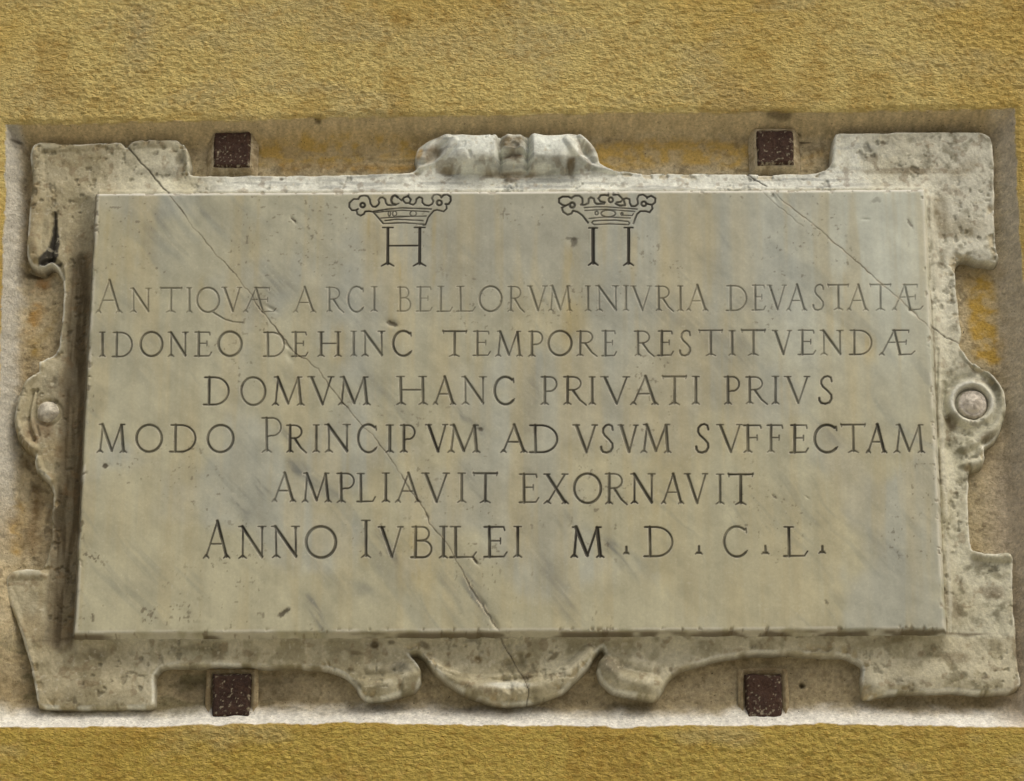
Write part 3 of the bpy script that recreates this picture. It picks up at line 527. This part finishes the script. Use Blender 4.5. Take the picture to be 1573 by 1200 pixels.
    rr = 60-pdist(U, V, WP([(1492, 620), (1492.5, 620)], H_OUT), 60); ringm = rr
    H += 9*np.exp(-((rr-31)/6.5)**2) - 6*np.exp(-((rr-24)/3)**2) - 5*np.exp(-((rr-43)/6)**2)*ss(1510, 1480, ua)
    H += ridge([(1482, 541), (1500, 560), (1520, 575), (1536, 600), (1538, 628), (1530, 655), (1505, 676), (1480, 690)], 9, 9) - ridge([(1450, 590), (1448, 630), (1462, 660), (1490, 668)], 6, 5)
    H += ridge([(1508, 692), (1506, 708), (1484, 716)], 9, 7) - bl(1462, 700, 12, 30, 10)*5 - ridge([(1440, 540), (1436, 640), (1442, 760), (1446, 900)], 3, 3)
    # general unevenness, broken spots
    H += (fbm(U, V, 70, k=8, o=3)-.5)*6*ss(2, 20, dP) + (fbm(U, V, 16, k=2, o=4)-.5)*2.0 - ss(.5, .64, fbm(U+V*.4, V, 12, 26, k=14, o=3))*.5*ss(6, 26, dP)
    brk = ss(.60, .68, fbm(U, V, 15, k=6, o=4))*ss(16, 4, sd)*ss(.46, .56, fbm(U, V, 70, k=11, o=2)); H -= brk*4.5
    pits = ss(.62, .74, fbm(U, V, 9, k=12, o=3))*ss(.45, .6, fbm(U, V, 60, k=4, o=3)); H -= pits*2.2
    c1 = np.maximum(crack(U, V, CRACK1[:5], H_OUT+4, 1.0, 2, 3), crack(U, V, CRACK1B, H_OUT+8, .6, 2.4, 5)); c2 = np.maximum(crack(U, V, CRACK2B, H_OUT+4, .7, 2.4, 6), crack(U, V, CRACK2[:3], H_IN-4, 1., 2, 6))
    H -= np.clip(c1+.3, 0, 2)*2.2 + np.clip(c2+.3, 0, 2)*2.2 + bl(193, 220, 6, 6)*10
    # worn rounded arris, then the side
    r = 4.6 + 4*(fbm(U, V, 40, k=9, o=3)-.5)
    H = H - np.where(sd < r, (1-np.sqrt(np.clip(1-(1-np.clip(sd, 0, None)/r)**2, 0, 1)))*r, 0)
    H = np.where(sd < 0, H - np.clip(-sd, 0, 5)*11, H)
    H = np.maximum(H, H_BACK-8)
    # ---- colour
    n1 = fbm(U, V, 110, k=1, o=5); n2 = fbm(U, V, 14, k=6, o=4); n3 = fbm(U, V, 10, 90, k=11, o=4); n5 = fbm(U, V, 30, k=13, o=4)
    col = np.broadcast_to(lin(212, 208, 186), U.shape+(3,)).copy()
    col = mix(col, lin(168, 158, 126), ss(.45, .65, n1)*.5)
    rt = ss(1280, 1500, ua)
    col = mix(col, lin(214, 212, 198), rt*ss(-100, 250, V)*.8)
    sl = ss(250, 60, ua)                                     # the left side is browner, darkest down the channel
    leftbrown = ss(-4, 8, left)*ss(54, 34, left+(n5-.5)*14)*ss(W(0, 1004, -10)[1], W(0, 985, -10)[1], V)*ss(W(0, 300, -10)[1]+20, W(0, 470, -10)[1], V)
    col = mix(col, lin(164, 150, 116), sl*.6)
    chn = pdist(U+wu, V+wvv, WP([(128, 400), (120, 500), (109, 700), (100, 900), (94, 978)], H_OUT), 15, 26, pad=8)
    col = mix(col, lin(112, 96, 68), leftbrown*(.55+.5*ss(.35, .65, n3)))
    col = mix(col, lin(176, 166, 138), sl*ss(.5, .68, n3)*.45)
    col = mix(col, lin(160, 132, 84), sl*.6*ss(.56, .7, fbm(U, V, 26, 70, k=3, o=3))*.45)
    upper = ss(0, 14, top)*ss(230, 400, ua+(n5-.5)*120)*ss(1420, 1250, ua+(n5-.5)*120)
    col = mix(col, lin(234, 236, 228), upper*.85)  # strip above the panel whitened, light on its upward slope painted in
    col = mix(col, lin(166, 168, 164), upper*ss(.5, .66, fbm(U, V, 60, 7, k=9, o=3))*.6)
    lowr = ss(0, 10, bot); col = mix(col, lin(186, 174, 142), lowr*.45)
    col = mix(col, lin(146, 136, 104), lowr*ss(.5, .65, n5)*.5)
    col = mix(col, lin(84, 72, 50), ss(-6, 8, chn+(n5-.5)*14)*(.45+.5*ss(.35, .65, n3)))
    # dark green-brown lichen mottling, heaviest on the right
    mot = ss(.46, .70, n2)*ss(.40, .62, n5)
    col = mix(col, lin(98, 92, 64), mot*(.22+.42*rt))
    col = mix(col, lin(120, 96, 64), ss(.64, .74, fbm(U, V, 12, k=0, o=3))*.4)
    col = mix(col, lin(66, 60, 44), pits*.35)
    # crest: white rolls, soiled hollow
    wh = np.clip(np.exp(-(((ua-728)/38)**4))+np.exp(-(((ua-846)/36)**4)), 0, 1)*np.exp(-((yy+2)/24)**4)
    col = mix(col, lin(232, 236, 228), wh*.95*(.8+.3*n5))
    for x, y, a, b, g, c, f in [(687, 262, 13, 8, 0, (120, 98, 52), .8), (877, 258, 8, 14, 10, (98, 80, 44), .9), (787, 268, 50, 7, 0, (150, 128, 84), .7), (786, 277, 13, 8, 0, (112, 98, 76), .9), (788, 246, 18, 6, 0, (120, 98, 62), .9), (788, 226, 21, 15, 0, (128, 114, 84), .95), (664, 240, 12, 18, 45, (134, 112, 78), .7), (644, 236, 7, 12, 0, (190, 150, 62), .7), (905, 232, 8, 12, -30, (140, 122, 96), .6),
                              (1490, 560, 12, 20, 0, (92, 88, 66), .5), (1530, 590, 12, 20, -20, (80, 74, 52), .8), (1520, 675, 16, 14, 0, (96, 84, 56), .7), (1460, 650, 12, 20, 20, (96, 82, 50), .7), (1445, 330, 14, 40, 0, (112, 96, 62), .55), (1480, 260, 26, 12, -30, (120, 104, 68), .45), (1480, 350, 40, 20, 0, (120, 106, 72), .5), (1465, 1010, 26, 10, 0, (110, 94, 62), .6), (1460, 930, 14, 30, -20, (104, 90, 66), .6), (1500, 830, 10, 40, 0, (120, 104, 74), .4), (1525, 910, 20, 12, 0, (112, 94, 68), .6), (1360, 985, 50, 8, -10, (110, 98, 64), .5),
                              (1400, 262, 90, 6, 0, (110, 92, 60), .6), (576, 993, 7, 5, 0, (74, 60, 34), .9), (601, 990, 6, 4, 0, (74, 60, 34), .8), (548, 1004, 10, 4, 0, (90, 74, 44), .6), (652, 994, 12, 5, 20, (78, 64, 38), .8), (735, 1012, 7, 6, 0, (124, 100, 50), .7), (812, 1009, 5, 4, 0, (100, 84, 50), .8), (850, 1010, 14, 4, -30, (96, 84, 56), .7), (820, 975, 20, 4, 0, (78, 64, 40), .8), (770, 975, 10, 8, 0, (90, 74, 40), .8), (145, 1005, 14, 9, 20, (96, 84, 58), .6), (300, 1005, 50, 12, 0, (104, 98, 68), .5),
                              (620, 1028, 22, 10, 0, (140, 136, 120), .7), (942, 1026, 22, 12, 0, (122, 114, 96), .7), (1008, 1030, 6, 9, 0, (112, 96, 66), .6), (60, 460, 1, 1, 0, (0, 0, 0), 0), (110, 240, 60, 20, 0, (150, 138, 104), .5), (250, 265, 40, 12, 0, (126, 122, 108), .5), (95, 600, 30, 40, 0, (96, 84, 62), .4), (60, 660, 24, 20, 0, (128, 98, 64), .5), (275, 245, 8, 14, 0, (92, 82, 56), .6), (240, 222, 22, 7, 0, (110, 94, 62), .5), (60, 224, 30, 8, 0, (196, 190, 166), .6), (45, 878, 24, 7, 0, (204, 200, 180), .6), (780, 1054, 34, 6, 0, (222, 220, 206), .9),  # last entry paints the sky-lit upper face of the apron lip
                              (1335, 1045, 14, 10, 0, (200, 194, 172), .5), (1390, 1048, 26, 8, 0, (206, 200, 180), .5), (1492, 596, 30, 7, 0, (214, 212, 198), .6)]:
        g = gauss(U+wu*1.6, V+wvv*1.6, x, y, a, b, g, H_OUT); col = mix(col, lin(*c), ss(.12, .75, g)*f*(.55+.7*n2))
    # black crust on the upper left corner's outer band
    q = pdist(U+wu, V+wvv, WP([(84, 325), (86, 345), (84, 370), (78, 390), (70, 402)], H_OUT), 2.5, 13, pad=6)
    col = mix(col, lin(42, 40, 38), ss(-1, 2.5, q+(n2-.5)*6)*.92)
    q2 = pdist(U+wu, V+wvv, WP([(62, 405), (78, 408), (92, 404)], H_OUT), 4, 3, pad=6); col = mix(col, lin(40, 36, 28), ss(-1, 2, q2)*.85)
    rr = 60-pdist(U, V, WP([(1492, 620), (1492.5, 620)], H_OUT), 60)
    col = mix(col, lin(222, 221, 210), np.exp(-((rr-31)/6)**2)*(.35+.6*ss(.35, .55, n5)))
    col = mix(col, lin(70, 60, 42), np.exp(-((rr-24)/1.8)**2)*.7)
    # pale rubbed arris and lime crumbs
    col = mix(col, lin(190, 172, 134), brk*.6)
    ar = ss(5, 1, sd)*ss(-3, 0, sd)*ss(.38, .55, fbm(U, V, 24, k=15, o=3))
    col = mix(col, lin(232, 230, 216), ar*.9*(1-leftbrown*.4))
    col = mix(col, lin(214, 206, 182), ss(.70, .78, fbm(U, V, 6, k=8, o=3))*.45*ss(2, -8, chn))
    fil = np.exp(-((right-14)/4)**2)*(np.maximum(top, bot) < 0)*ss(.35, .55, fbm(U, V, 8, 60, k=3, o=3))
    col = mix(col, lin(208, 204, 186), fil*.7); col = mix(col, lin(98, 86, 60), np.exp(-((right-7)/2.5)**2)*(np.maximum(top, bot) < 0)*ss(.45, .6, fbm(U, V, 6, 40, k=9, o=3))*.7)
    col = mix(col, lin(70, 60, 42), ss(-.9, .6, np.maximum(c1, c2))*.85)
    col = mix(col, lin(96, 82, 58), ss(6, 1, bot)*ss(-3, 0, bot)*ss(.4, .55, fbm(U, V, 50, 8, k=2, o=3))*.7)
    col = col*(1+.22*(fbm(U, V, 6, k=3, o=3)-.5)+.34*(fbm(U, V, 22, k=10, o=3)-.5))[..., None]*np.array([.985, 1.0, .985])
    side = ss(0, -2, sd); col = mix(col, lin(122, 108, 80), side*.6)
    # ---- which part each face belongs to
    sdn = sd; keep = (sd > -5.5) & (dP > -9)
    lab = np.zeros(U.shape, int)
    vof = lambda y: W(786, y, H_OUT)[1]
    lab[(ua > 634) & (ua < 930) & (V > vof(270))] = 1                                       # crest
    lab[(ua > 648) & (ua < 921) & (V < vof(1000)) & (V < vof(1000))] = 2                     # apron
    lab[(ua > 545) & (ua <= 648) & (V < vof(1006))] = 3
    lab[(ua >= 917) & (ua < 1020) & (V < vof(1006))] = 4
    lab[(left > 30) & (V > vof(415)) & (ua < 160)] = 5; lab[(V > vof(266)) & (ua < 300)] = 5
    lab[(V > vof(262)) & (ua > 1270)] = 6; lab[(right > 26) & (V > vof(408))] = 6
    lab[(right > 30) & (V < vof(846))] = 7; lab[(ua > 1322) & (V < vof(1022))] = 7
    lab[(left > 36) & (V < vof(870))] = 8; lab[(ua < 240) & (V < vof(1024))] = 8
    lab[(left > 26) & (V < vof(548)) & (V > vof(728))] = 9
    lab[(right > 22) & (V < vof(530)) & (V > vof(724))] = 10
    fl = lab[:-1, :-1].copy(); kf = keep[:-1, :-1] | keep[1:, :-1] | keep[:-1, 1:] | keep[1:, 1:]; fl[~kf] = -1
    names = {0: 'frame', 1: 'crest', 2: 'apron', 3: 'scroll', 4: 'scroll', 5: 'corner_block', 6: 'corner_block', 7: 'corner_block', 8: 'corner_block', 9: 'side_volute', 10: 'side_volute'}
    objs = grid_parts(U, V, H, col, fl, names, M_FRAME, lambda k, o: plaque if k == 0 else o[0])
    return objs

def lathe_boss(name, px, py, h0, prof, parent, tint, seed):
    """a worn turned knob: prof = [(radius, height)] from rim to crown, mm"""
    u0, v0 = W(px, py, h0); n = 40; co = []; cols = []
    for i, (r, h) in enumerate(prof):
        for j in range(n):
            a = 2*math.pi*j/n; co.append((u0+r*math.cos(a), v0+r*math.sin(a), h0+h))
    co = np.array(co); 
    nz = fbm(co[:, 0], co[:, 1], 9, k=seed, o=3)-.5; inn = np.repeat(np.linspace(.2, 1, len(prof)), n)
    co[:, 2] += nz*5*inn; co[:, 0] += (fbm(co[:, 0], co[:, 1], 12, k=seed+1, o=2)-.5)*2.5
    tw = fbm(co[:, 0], co[:, 1], 6, k=seed+2, o=3)
    col = np.broadcast_to(np.asarray(tint), (len(co), 3)).copy(); col = mix(col, lin(96, 82, 64), ss(.5, .68, tw)*.45); 
    q = []
    for i in range(len(prof)-1):
        for j in range(n):
            k = (j+1) % n; q.append((i*n+j, i*n+k, (i+1)*n+k, (i+1)*n+j))
    xyz = np.stack([co[:, 0], -co[:, 2], co[:, 1]], 1)/1000; xyz[:, 2] += Z0
    return make_mesh(name, xyz, np.array(q), col, M_BOSS, parent)

# ------------------------------------------------------------------ stuccoed wall with its recess
TOPE = WP([(-300, 196), (8, 190), (100, 189), (200, 187), (330, 184), (480, 181), (600, 178), (850, 174), (1000, 171), (1100, 172), (1200, 170), (1300, 171), (1400, 168), (1558, 166), (1900, 162)], 0)
BOTE = WP([(-300, 1117), (-30, 1117), (120, 1117), (240, 1116), (290, 1113), (400, 1112), (573, 1110), (700, 1113), (800, 1114), (960, 1117), (1060, 1115), (1180, 1114), (1280, 1111), (1400, 1115), (1600, 1117), (1900, 1118)], 0)
LEFE = WP([(12, 100), (8, 190), (4, 400), (-4, 650), (-9, 850), (-16, 1117), (-18, 1300)], 0)
RIGE = WP([(1556, 100), (1558, 167), (1562, 260), (1567, 350), (1574, 450), (1582, 650), (1590, 850), (1602, 1117), (1606, 1300)], 0)
def build_wall():
    fu = np.arange(-835, 835, 1.75)
    out = np.array([0, 6, 16, 32, 60, 110, 200, 350, 600, 1000, 1600, 2400, 3200])
    us = np.concatenate([-835-out[::-1][:-1]-3, fu, fu[-1]+3+out[1:]])
    fv = np.arange(665, -690, -1.75)
    vt = 665+out[1:8][::-1]; vt = np.concatenate([[665+1900, 665+1200], vt[1:]])
    vb = fv[-1]-out[1:10]; vb = np.concatenate([vb, [fv[-1]-1700, -3150]])
    vv = np.concatenate([vt, fv, vb])
    U, V = np.meshgrid(us, vv)
    rag = (fbm(U, V, 30, k=2, o=5)-.5)*7
    ft = np.interp(U, TOPE[:, 0], TOPE[:, 1])-V+rag; fb = V-np.interp(U, BOTE[:, 0], BOTE[:, 1])+rag*.9
    f_l = U-np.interp(-V, -LEFE[:, 1], LEFE[:, 0])+rag; fr = np.interp(-V, -RIGE[:, 1], RIGE[:, 0])-U+rag
    inside = np.minimum(np.minimum(ft, fb), np.minimum(f_l, fr))
    def prof(d, s, e=1.0):
        t = np.clip(d/s, 0, 1); return H_BACK*(1-(1-t)**e)
    w30 = (fbm(U, V, 120, k=3, o=2)-.5)*8
    Hs = [prof(ft, 30+w30*.4, 1.5), prof(fb, 46+w30, 1.7), prof(f_l, 34+w30, 1.3), prof(fr, 34+w30, 1.3)]
    Hr = np.maximum(np.maximum(Hs[0], Hs[1]), np.maximum(Hs[2], Hs[3]))
    # plaster lumps and pits of the recess
    Hr = Hr + (fbm(U, V, 60, k=5, o=3)-.5)*9*ss(8, 50, inside) + (fbm(U, V, 10, k=9, o=4)-.5)*4.0*ss(2, 10, inside)
    for x, y, a, b, d in [(490, 193, 8, 10, 9), (873, 186, 10, 6, 8), (1237, 218, 12, 3, 4), (1232, 1054, 4, 4, 6), (60, 418, 22, 9, 8), (355, 192, 30, 8, 5), (1190, 190, 26, 7, 4)]:
        Hr -= gauss(U, V, x, y, a, b, 0, H_BACK)*d
    Hr += gauss(U, V, 16, 985, 34, 95, -12, H_BACK)*17
    def lip(pts, w, amp):
        return amp*np.sin(np.clip(pdist(U, V, crom(WP(pts, H_BACK), 3, closed=False), w, pad=2)/w, 0, 1)*math.pi/2)
    Hr += lip([(20, 340), (26, 337), (34, 337), (41, 346)], 2, 2) + lip([(412, 1080), (420, 1085), (450, 1085), (470, 1090), (500, 1098)], 3, 3) + lip([(560, 240), (600, 246), (640, 243)], 4, 3)
    # trowelled stucco of the wall face: sideways-drawn ridges
    wr = (fbm(U, V, 40, k=1, o=3)-.5)*26; amp = .55+.9*fbm(U, V, 220, k=6, o=3)
    s1 = fbm(U, V+wr*.6, 12, 5.2, k=4, o=2); s2 = fbm(U+9, V+wr*.3, 6.5, 3.7, k=10, o=2)
    wx = (fbm(U, V, 15, k=12, o=2)-.5)*9
    g1 = fbm(U+wx, V+wr*.5+wx*.6, 9.0, 4.6, k=4, o=1); g2 = fbm(U-wx, V+wx*.5, 5.0, 3.5, k=10, o=1)
    Hw = (ss(.2, .95, g1)*1.1 + ss(.15, .9, g2)*1.5 + (s1-.5)*.8)*amp - 1.4 + (fbm(U, V, 160, k=7, o=2)-.5)*5
    far = ss(1100, 850, np.abs(U))*ss(950, 700, np.abs(V)); Hw *= far
    roundoff = ss(9, 0, -inside); Hw = Hw*(1-.45*roundoff) - 3.0*roundoff
    t = ss(-1.5, 2.0, inside)
    H = Hw*(1-t) + (Hr-3)*t
    ua = U+786.5
    # ---- colour: ochre limewash
    n1 = fbm(U, V, 260, k=2, o=4); n2 = fbm(U, V, 50, 40, k=5, o=4); n3 = fbm(U, V, 9, 6, k=8, o=3)
    cw = np.broadcast_to(lin(220, 200, 130), U.shape+(3,)).copy()
    cw = mix(cw, lin(200, 168, 84), ss(.40, .65, n1)*.55)
    cw = mix(cw, lin(212, 190, 124), ss(.5, .7, n2)*.5)
    cw = mix(cw, lin(188, 176, 136), gauss(U, V, 215, 60, 26, 70, 10)*.55+gauss(U, V, 700, 60, 130, 50, 0)*.3+gauss(U, V, 60, 150, 60, 40)*.35)
    below = ss(-480, -520, V)
    cw = mix(cw, lin(192, 168, 80), below*.8)
    cw = mix(cw, lin(196, 182, 136), ss(.55, .75, fbm(U, V, 130, 60, k=9, o=4))*.45)
    cw = mix(cw, lin(170, 136, 64), ss(.58, .72, fbm(U, V, 70, 110, k=15, o=4))*.35)
    cw = mix(cw, lin(168, 132, 62), ss(12, 3, -fb)*below*.25)
    cw = mix(cw, lin(166, 124, 50), ss(.55, .7, n3)*.3)
    cw = mix(cw, lin(214, 184, 110), ss(.62, .72, fbm(U, V, 6, k=12, o=2))*.3)
    # ---- colour of recess
    m1 = fbm(U, V, 90, k=4, o=4); m2 = fbm(U, V, 13, k=11, o=4); m3 = fbm(U, V, 34, 14, k=14, o=4)
    cr = np.broadcast_to(lin(196, 182, 148), U.shape+(3,)).copy()
    cr = mix(cr, lin(170, 150, 112), ss(.45, .65, m1)*.55)
    cr = mix(cr, lin(186, 176, 150), ss(.5, .66, m2)*.4)
    cr = mix(cr, lin(98, 84, 58), ss(.58, .70, fbm(U, V, 9, k=3, o=3))*.45)
    cr = mix(cr, lin(222, 202, 158), ss(44, 4, ft)*.75)  # soffit tinted paler in place of light that hardly reaches it
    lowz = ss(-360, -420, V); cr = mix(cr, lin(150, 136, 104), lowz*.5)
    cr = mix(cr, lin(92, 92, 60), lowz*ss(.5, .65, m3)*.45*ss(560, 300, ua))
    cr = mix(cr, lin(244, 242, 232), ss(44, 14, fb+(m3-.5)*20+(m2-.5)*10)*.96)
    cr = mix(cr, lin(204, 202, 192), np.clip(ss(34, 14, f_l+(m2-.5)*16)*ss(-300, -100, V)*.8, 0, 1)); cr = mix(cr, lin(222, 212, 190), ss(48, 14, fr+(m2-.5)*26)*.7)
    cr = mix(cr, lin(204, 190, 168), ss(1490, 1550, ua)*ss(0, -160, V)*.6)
    cr = cr*(1+.38*(fbm(U, V, 4.5, k=6, o=2)-.5)+.3*(fbm(U, V, 14, k=1, o=3)-.5))[..., None]
    # remains of the yellow wash
    def wash(pts, w, f, c=(196, 152, 56)):
        nonlocal cr
        q = pdist(U+(m1-.5)*30+(m2-.5)*12, V+(m3-.5)*16, WP(pts, H_BACK), w, pad=10)
        cr = mix(cr, lin(*c), ss(-8, 9, q)*f*(.35+.8*ss(.38, .6, .45*m3+.55*m2)))
    wash([(400, 238), (470, 230), (560, 228), (645, 234)], 22, .8, (206, 174, 98)); wash([(440, 256), (560, 258), (640, 256)], 7, .6)
    wash([(930, 240), (1020, 232), (1100, 232), (1150, 242)], 22, .8, (206, 174, 98)); wash([(1235, 245), (1265, 235)], 10, .35)
    wash([(1506, 440), (1508, 500), (1512, 530), (1526, 536)], 24, .8, (196, 162, 76)); wash([(52, 470), (44, 510)], 9, .6, (176, 132, 50)); wash([(60, 440), (70, 420)], 12, .5, (176, 120, 40)); wash([(56, 520), (58, 548)], 7, .7, (160, 130, 50)); wash([(30, 780), (28, 850)], 8, .5, (184, 148, 64)); wash([(75, 480), (72, 520)], 8, .5, (150, 124, 60))
    wash([(36, 700), (52, 730), (60, 780)], 6, .7, (86, 66, 38)); wash([(60, 760), (52, 850)], 9, .5, (128, 104, 66)); wash([(560, 244), (640, 246)], 4, .5, (206, 200, 180))
    for x, y, a, b, f in [(490, 193, 8, 11, .9), (873, 186, 10, 6, .85), (1237, 218, 12, 3, .8), (1232, 1054, 4, 4, .9), (60, 420, 22, 8, .7), (350, 190, 32, 6, .7), (1195, 189, 24, 5, .6), (1225, 208, 4, 3, .8), (300, 1060, 40, 26, .45), (410, 1060, 60, 22, .4), (880, 1070, 30, 14, .35), (600, 1090, 40, 8, .5), (972, 1084, 40, 9, .5), (780, 1090, 90, 7, .35), (140, 1092, 90, 5, .45), (1440, 1078, 110, 10, .3), (28, 224, 8, 5, .7)]:
        g = gauss(U+(m2-.5)*12, V+(m3-.5)*10, x, y, a, b, 0, H_BACK); cr = mix(cr, lin(62, 52, 34), ss(.1, .8, g)*f)  # dark holes, and painted shade under the plaque's lower parts
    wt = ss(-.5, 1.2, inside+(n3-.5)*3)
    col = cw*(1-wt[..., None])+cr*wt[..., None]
    # keep what lies under the plaque out of the mesh
    hid = (out_sdf(U, V) > 34)
    lab = (inside > 0).astype(int)
    fl = lab[:-1, :-1].copy(); hf = hid[:-1, :-1] & hid[1:, :-1] & hid[:-1, 1:] & hid[1:, 1:]; fl[hf] = -1
    root = bpy.data.objects.new('house_wall', None); C.objects.link(root); root.location = (0, 0, 0)
    tag(root, 'yellow ochre stucco house wall with a shallow plastered recess round the marble plaque', 'wall')
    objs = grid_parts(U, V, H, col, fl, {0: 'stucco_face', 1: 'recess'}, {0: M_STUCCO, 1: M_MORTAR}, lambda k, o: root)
    return objs

# ------------------------------------------------------------------ the four iron cramps
def build_cramp(px0, px1, py0, py1, hf, label, seed, rim=True, tone=1.0):
    (u0, u1), (v1, v0) = W([px0, px1], [(py0+py1)/2]*2, hf)[0], W([(px0+px1)/2]*2, [py0, py1], hf)[1]
    cu, cv = (u0+u1)/2, (v0+v1)/2; hu, hv = (u1-u0)/2, (v1-v0)/2
    root = bpy.data.objects.new('iron_cramp', None); C.objects.link(root); root.location = (cu/1000, -H_BACK/1000, cv/1000+Z0)
    tag(root, label, 'iron cramp', 'square iron cramps holding the plaque')
    n = 46; ext = 6
    s = np.concatenate([[-1.0-.02*i for i in (4, 3, 2, 1)], np.linspace(-1, 1, n), [1+.02*i for i in (1, 2, 3, 4)]])
    S, T = np.meshgrid(s, s[::-1])
    U = cu+S*hu; V = cv+T*hv
    U2 = U+(fbm(U, V, 16, k=seed, o=3)-.5)*4; V2 = V+(fbm(U, V, 16, k=seed+2, o=3)-.5)*4
    e = 1-np.maximum(np.abs(S), np.abs(T)); e2 = e*min(hu, hv)
    H = hf + (fbm(U, V, 12, k=seed+3, o=4)-.5)*5 - np.where(e2 < 4, (4-np.clip(e2, 0, 4))**2*.35, 0)
    H -= ss(.80, .96, T)*4
    H = np.where(e < -.001, hf-5+(e/.08)*(hf-H_BACK+6), H)
    col = np.broadcast_to(lin(68, 49, 40), U.shape+(3,)).copy()*tone
    g = fbm(U, V, 2.9, k=seed+5, o=2); g2 = fbm(U, V, 16, k=seed+1, o=3)
    col = mix(col, lin(80, 58, 44), ss(.5, .7, g2)*.4)
    near = ss(.18, .0, np.abs(e))
    col = mix(col, lin(160, 150, 126), ss(.74, .84, g+.10*ss(-.1, -.9, T)+.10*near)*.85)
    if rim: col = mix(col, lin(150, 128, 110), ss(.82, .96, T)*.35)
    fl = np.zeros((U.shape[0]-1, U.shape[1]-1), int)
    o = grid_parts(U2, V2, H, col, fl, {0: 'iron_bar'}, M_IRON, lambda k, ob: None)[0]
    off = Vector(root.location); o.parent = root; o.matrix_parent_inverse = root.matrix_world.inverted(); o.location = -off
    # collar of mortar packed round the bar
    m = 96; co = []; q = []; cl = []
    for i, (gr, hh) in enumerate([(-1.0, 1.02), (-.5, 8 if rim else 3), (2.2, 8.5 if rim else 3), (6, 3), (12, -6)]):
        for j in range(m):
            a = 2*math.pi*(j+.5)/m; c_, s_ = math.cos(a), math.sin(a); k = 1/max(abs(c_), abs(s_)); k = 1+(k-1)*.93
            wob = 1+.10*(float(fbm(np.array([c_*30.]), np.array([s_*30.]), 9, k=seed+i, o=3)[0])-.5)
            base = H_BACK + (hf-H_BACK)*.40 if rim else H_BACK-2
            co.append((cu+c_*k*(hu+gr*wob), base+hh if i < 3 else (H_BACK+hh+6), cv+s_*k*(hv+gr*wob)))
    for i in range(4):
        for j in range(m): q.append((i*m+j, (i+1)*m+j, (i+1)*m+(j+1) % m, i*m+(j+1) % m))
    co = np.array(co); nz = fbm(co[:, 0], co[:, 2], 8, k=seed+4, o=3)-.5
    co[:, 1] += nz*3; xyz = np.stack([co[:, 0], -co[:, 1], co[:, 2]], 1)/1000; xyz[:, 2] += Z0
    col = np.broadcast_to(lin(206, 192, 160) if rim else lin(180, 164, 130), (len(co), 3)).copy(); col = mix(col, lin(140, 120, 86), ss(-.05, .12, nz)*.6)
    r = make_mesh('mortar_collar', xyz, np.array(q), col, M_MORTAR); r.parent = root; r.location = -off
    o.matrix_parent_inverse.identity()
    return root

# ------------------------------------------------------------------ assemble
gx, gy = 40.0, 40.0
n_ = 40; gxs = np.linspace(-gx, gx, n_+1); gys = np.linspace(0.0, -gy, n_+1)
GX, GY = np.meshgrid(gxs, gys); gi = np.arange((n_+1)**2).reshape(n_+1, n_+1)
gco = np.stack([GX, GY+.3, np.zeros_like(GX)], -1).reshape(-1, 3)
gq = np.stack([gi[1:, :-1], gi[1:, 1:], gi[:-1, 1:], gi[:-1, :-1]], -1).reshape(-1, 4)
gcol = np.broadcast_to(lin(186, 182, 168), (len(gco), 3)).copy()
tag(make_mesh('bounce_ground', gco, gq, gcol, M_MORTAR), kind='structure')  # unseen ground sheet, added to bounce light up onto the undersides
build_wall()
plaque = bpy.data.objects.new('marble_plaque', None); C.objects.link(plaque)
tag(plaque, 'weathered cracked marble plaque with a carved Latin inscription, two crowns and a scrollwork frame', 'plaque')
build_panel(plaque)
fr = build_frame(plaque)
dome = [(17.5, -6), (17.5, 1), (16.5, 4), (14, 8), (11, 11), (7, 13.5), (3, 14.6), (.1, 15)]
tag(lathe_boss('boss', 74, 634, H_OUT-4, dome, fr[9], lin(228, 222, 204), 3))
dome2 = [(23, -10), (23, -2), (21.5, 1.5), (18.5, 4.0), (16, 2.6), (14, 6), (9, 8.5), (5, 10.5), (2, 11), (.1, 11)]
tag(lathe_boss('boss', 1494, 621, H_OUT-1, dome2, fr[10], lin(224, 216, 202), 6))
build_cramp(328, 384, 200, 256, -22, 'dark rusty square iron cramp above the plaque, between its upper left corner and the crest', 2)
build_cramp(1163, 1219, 198, 252, -22, 'dark rusty square iron cramp above the plaque, between the crest and its upper right corner', 7)
build_cramp(326, 383, 1034, 1102, -28, 'dark rusty iron cramp under the plaque, beside its lower left corner', 4, rim=False, tone=.75)
build_cramp(1147, 1201, 1034, 1104, -28, 'dark red-brown iron cramp under the plaque, beside its lower right corner', 9, rim=False)
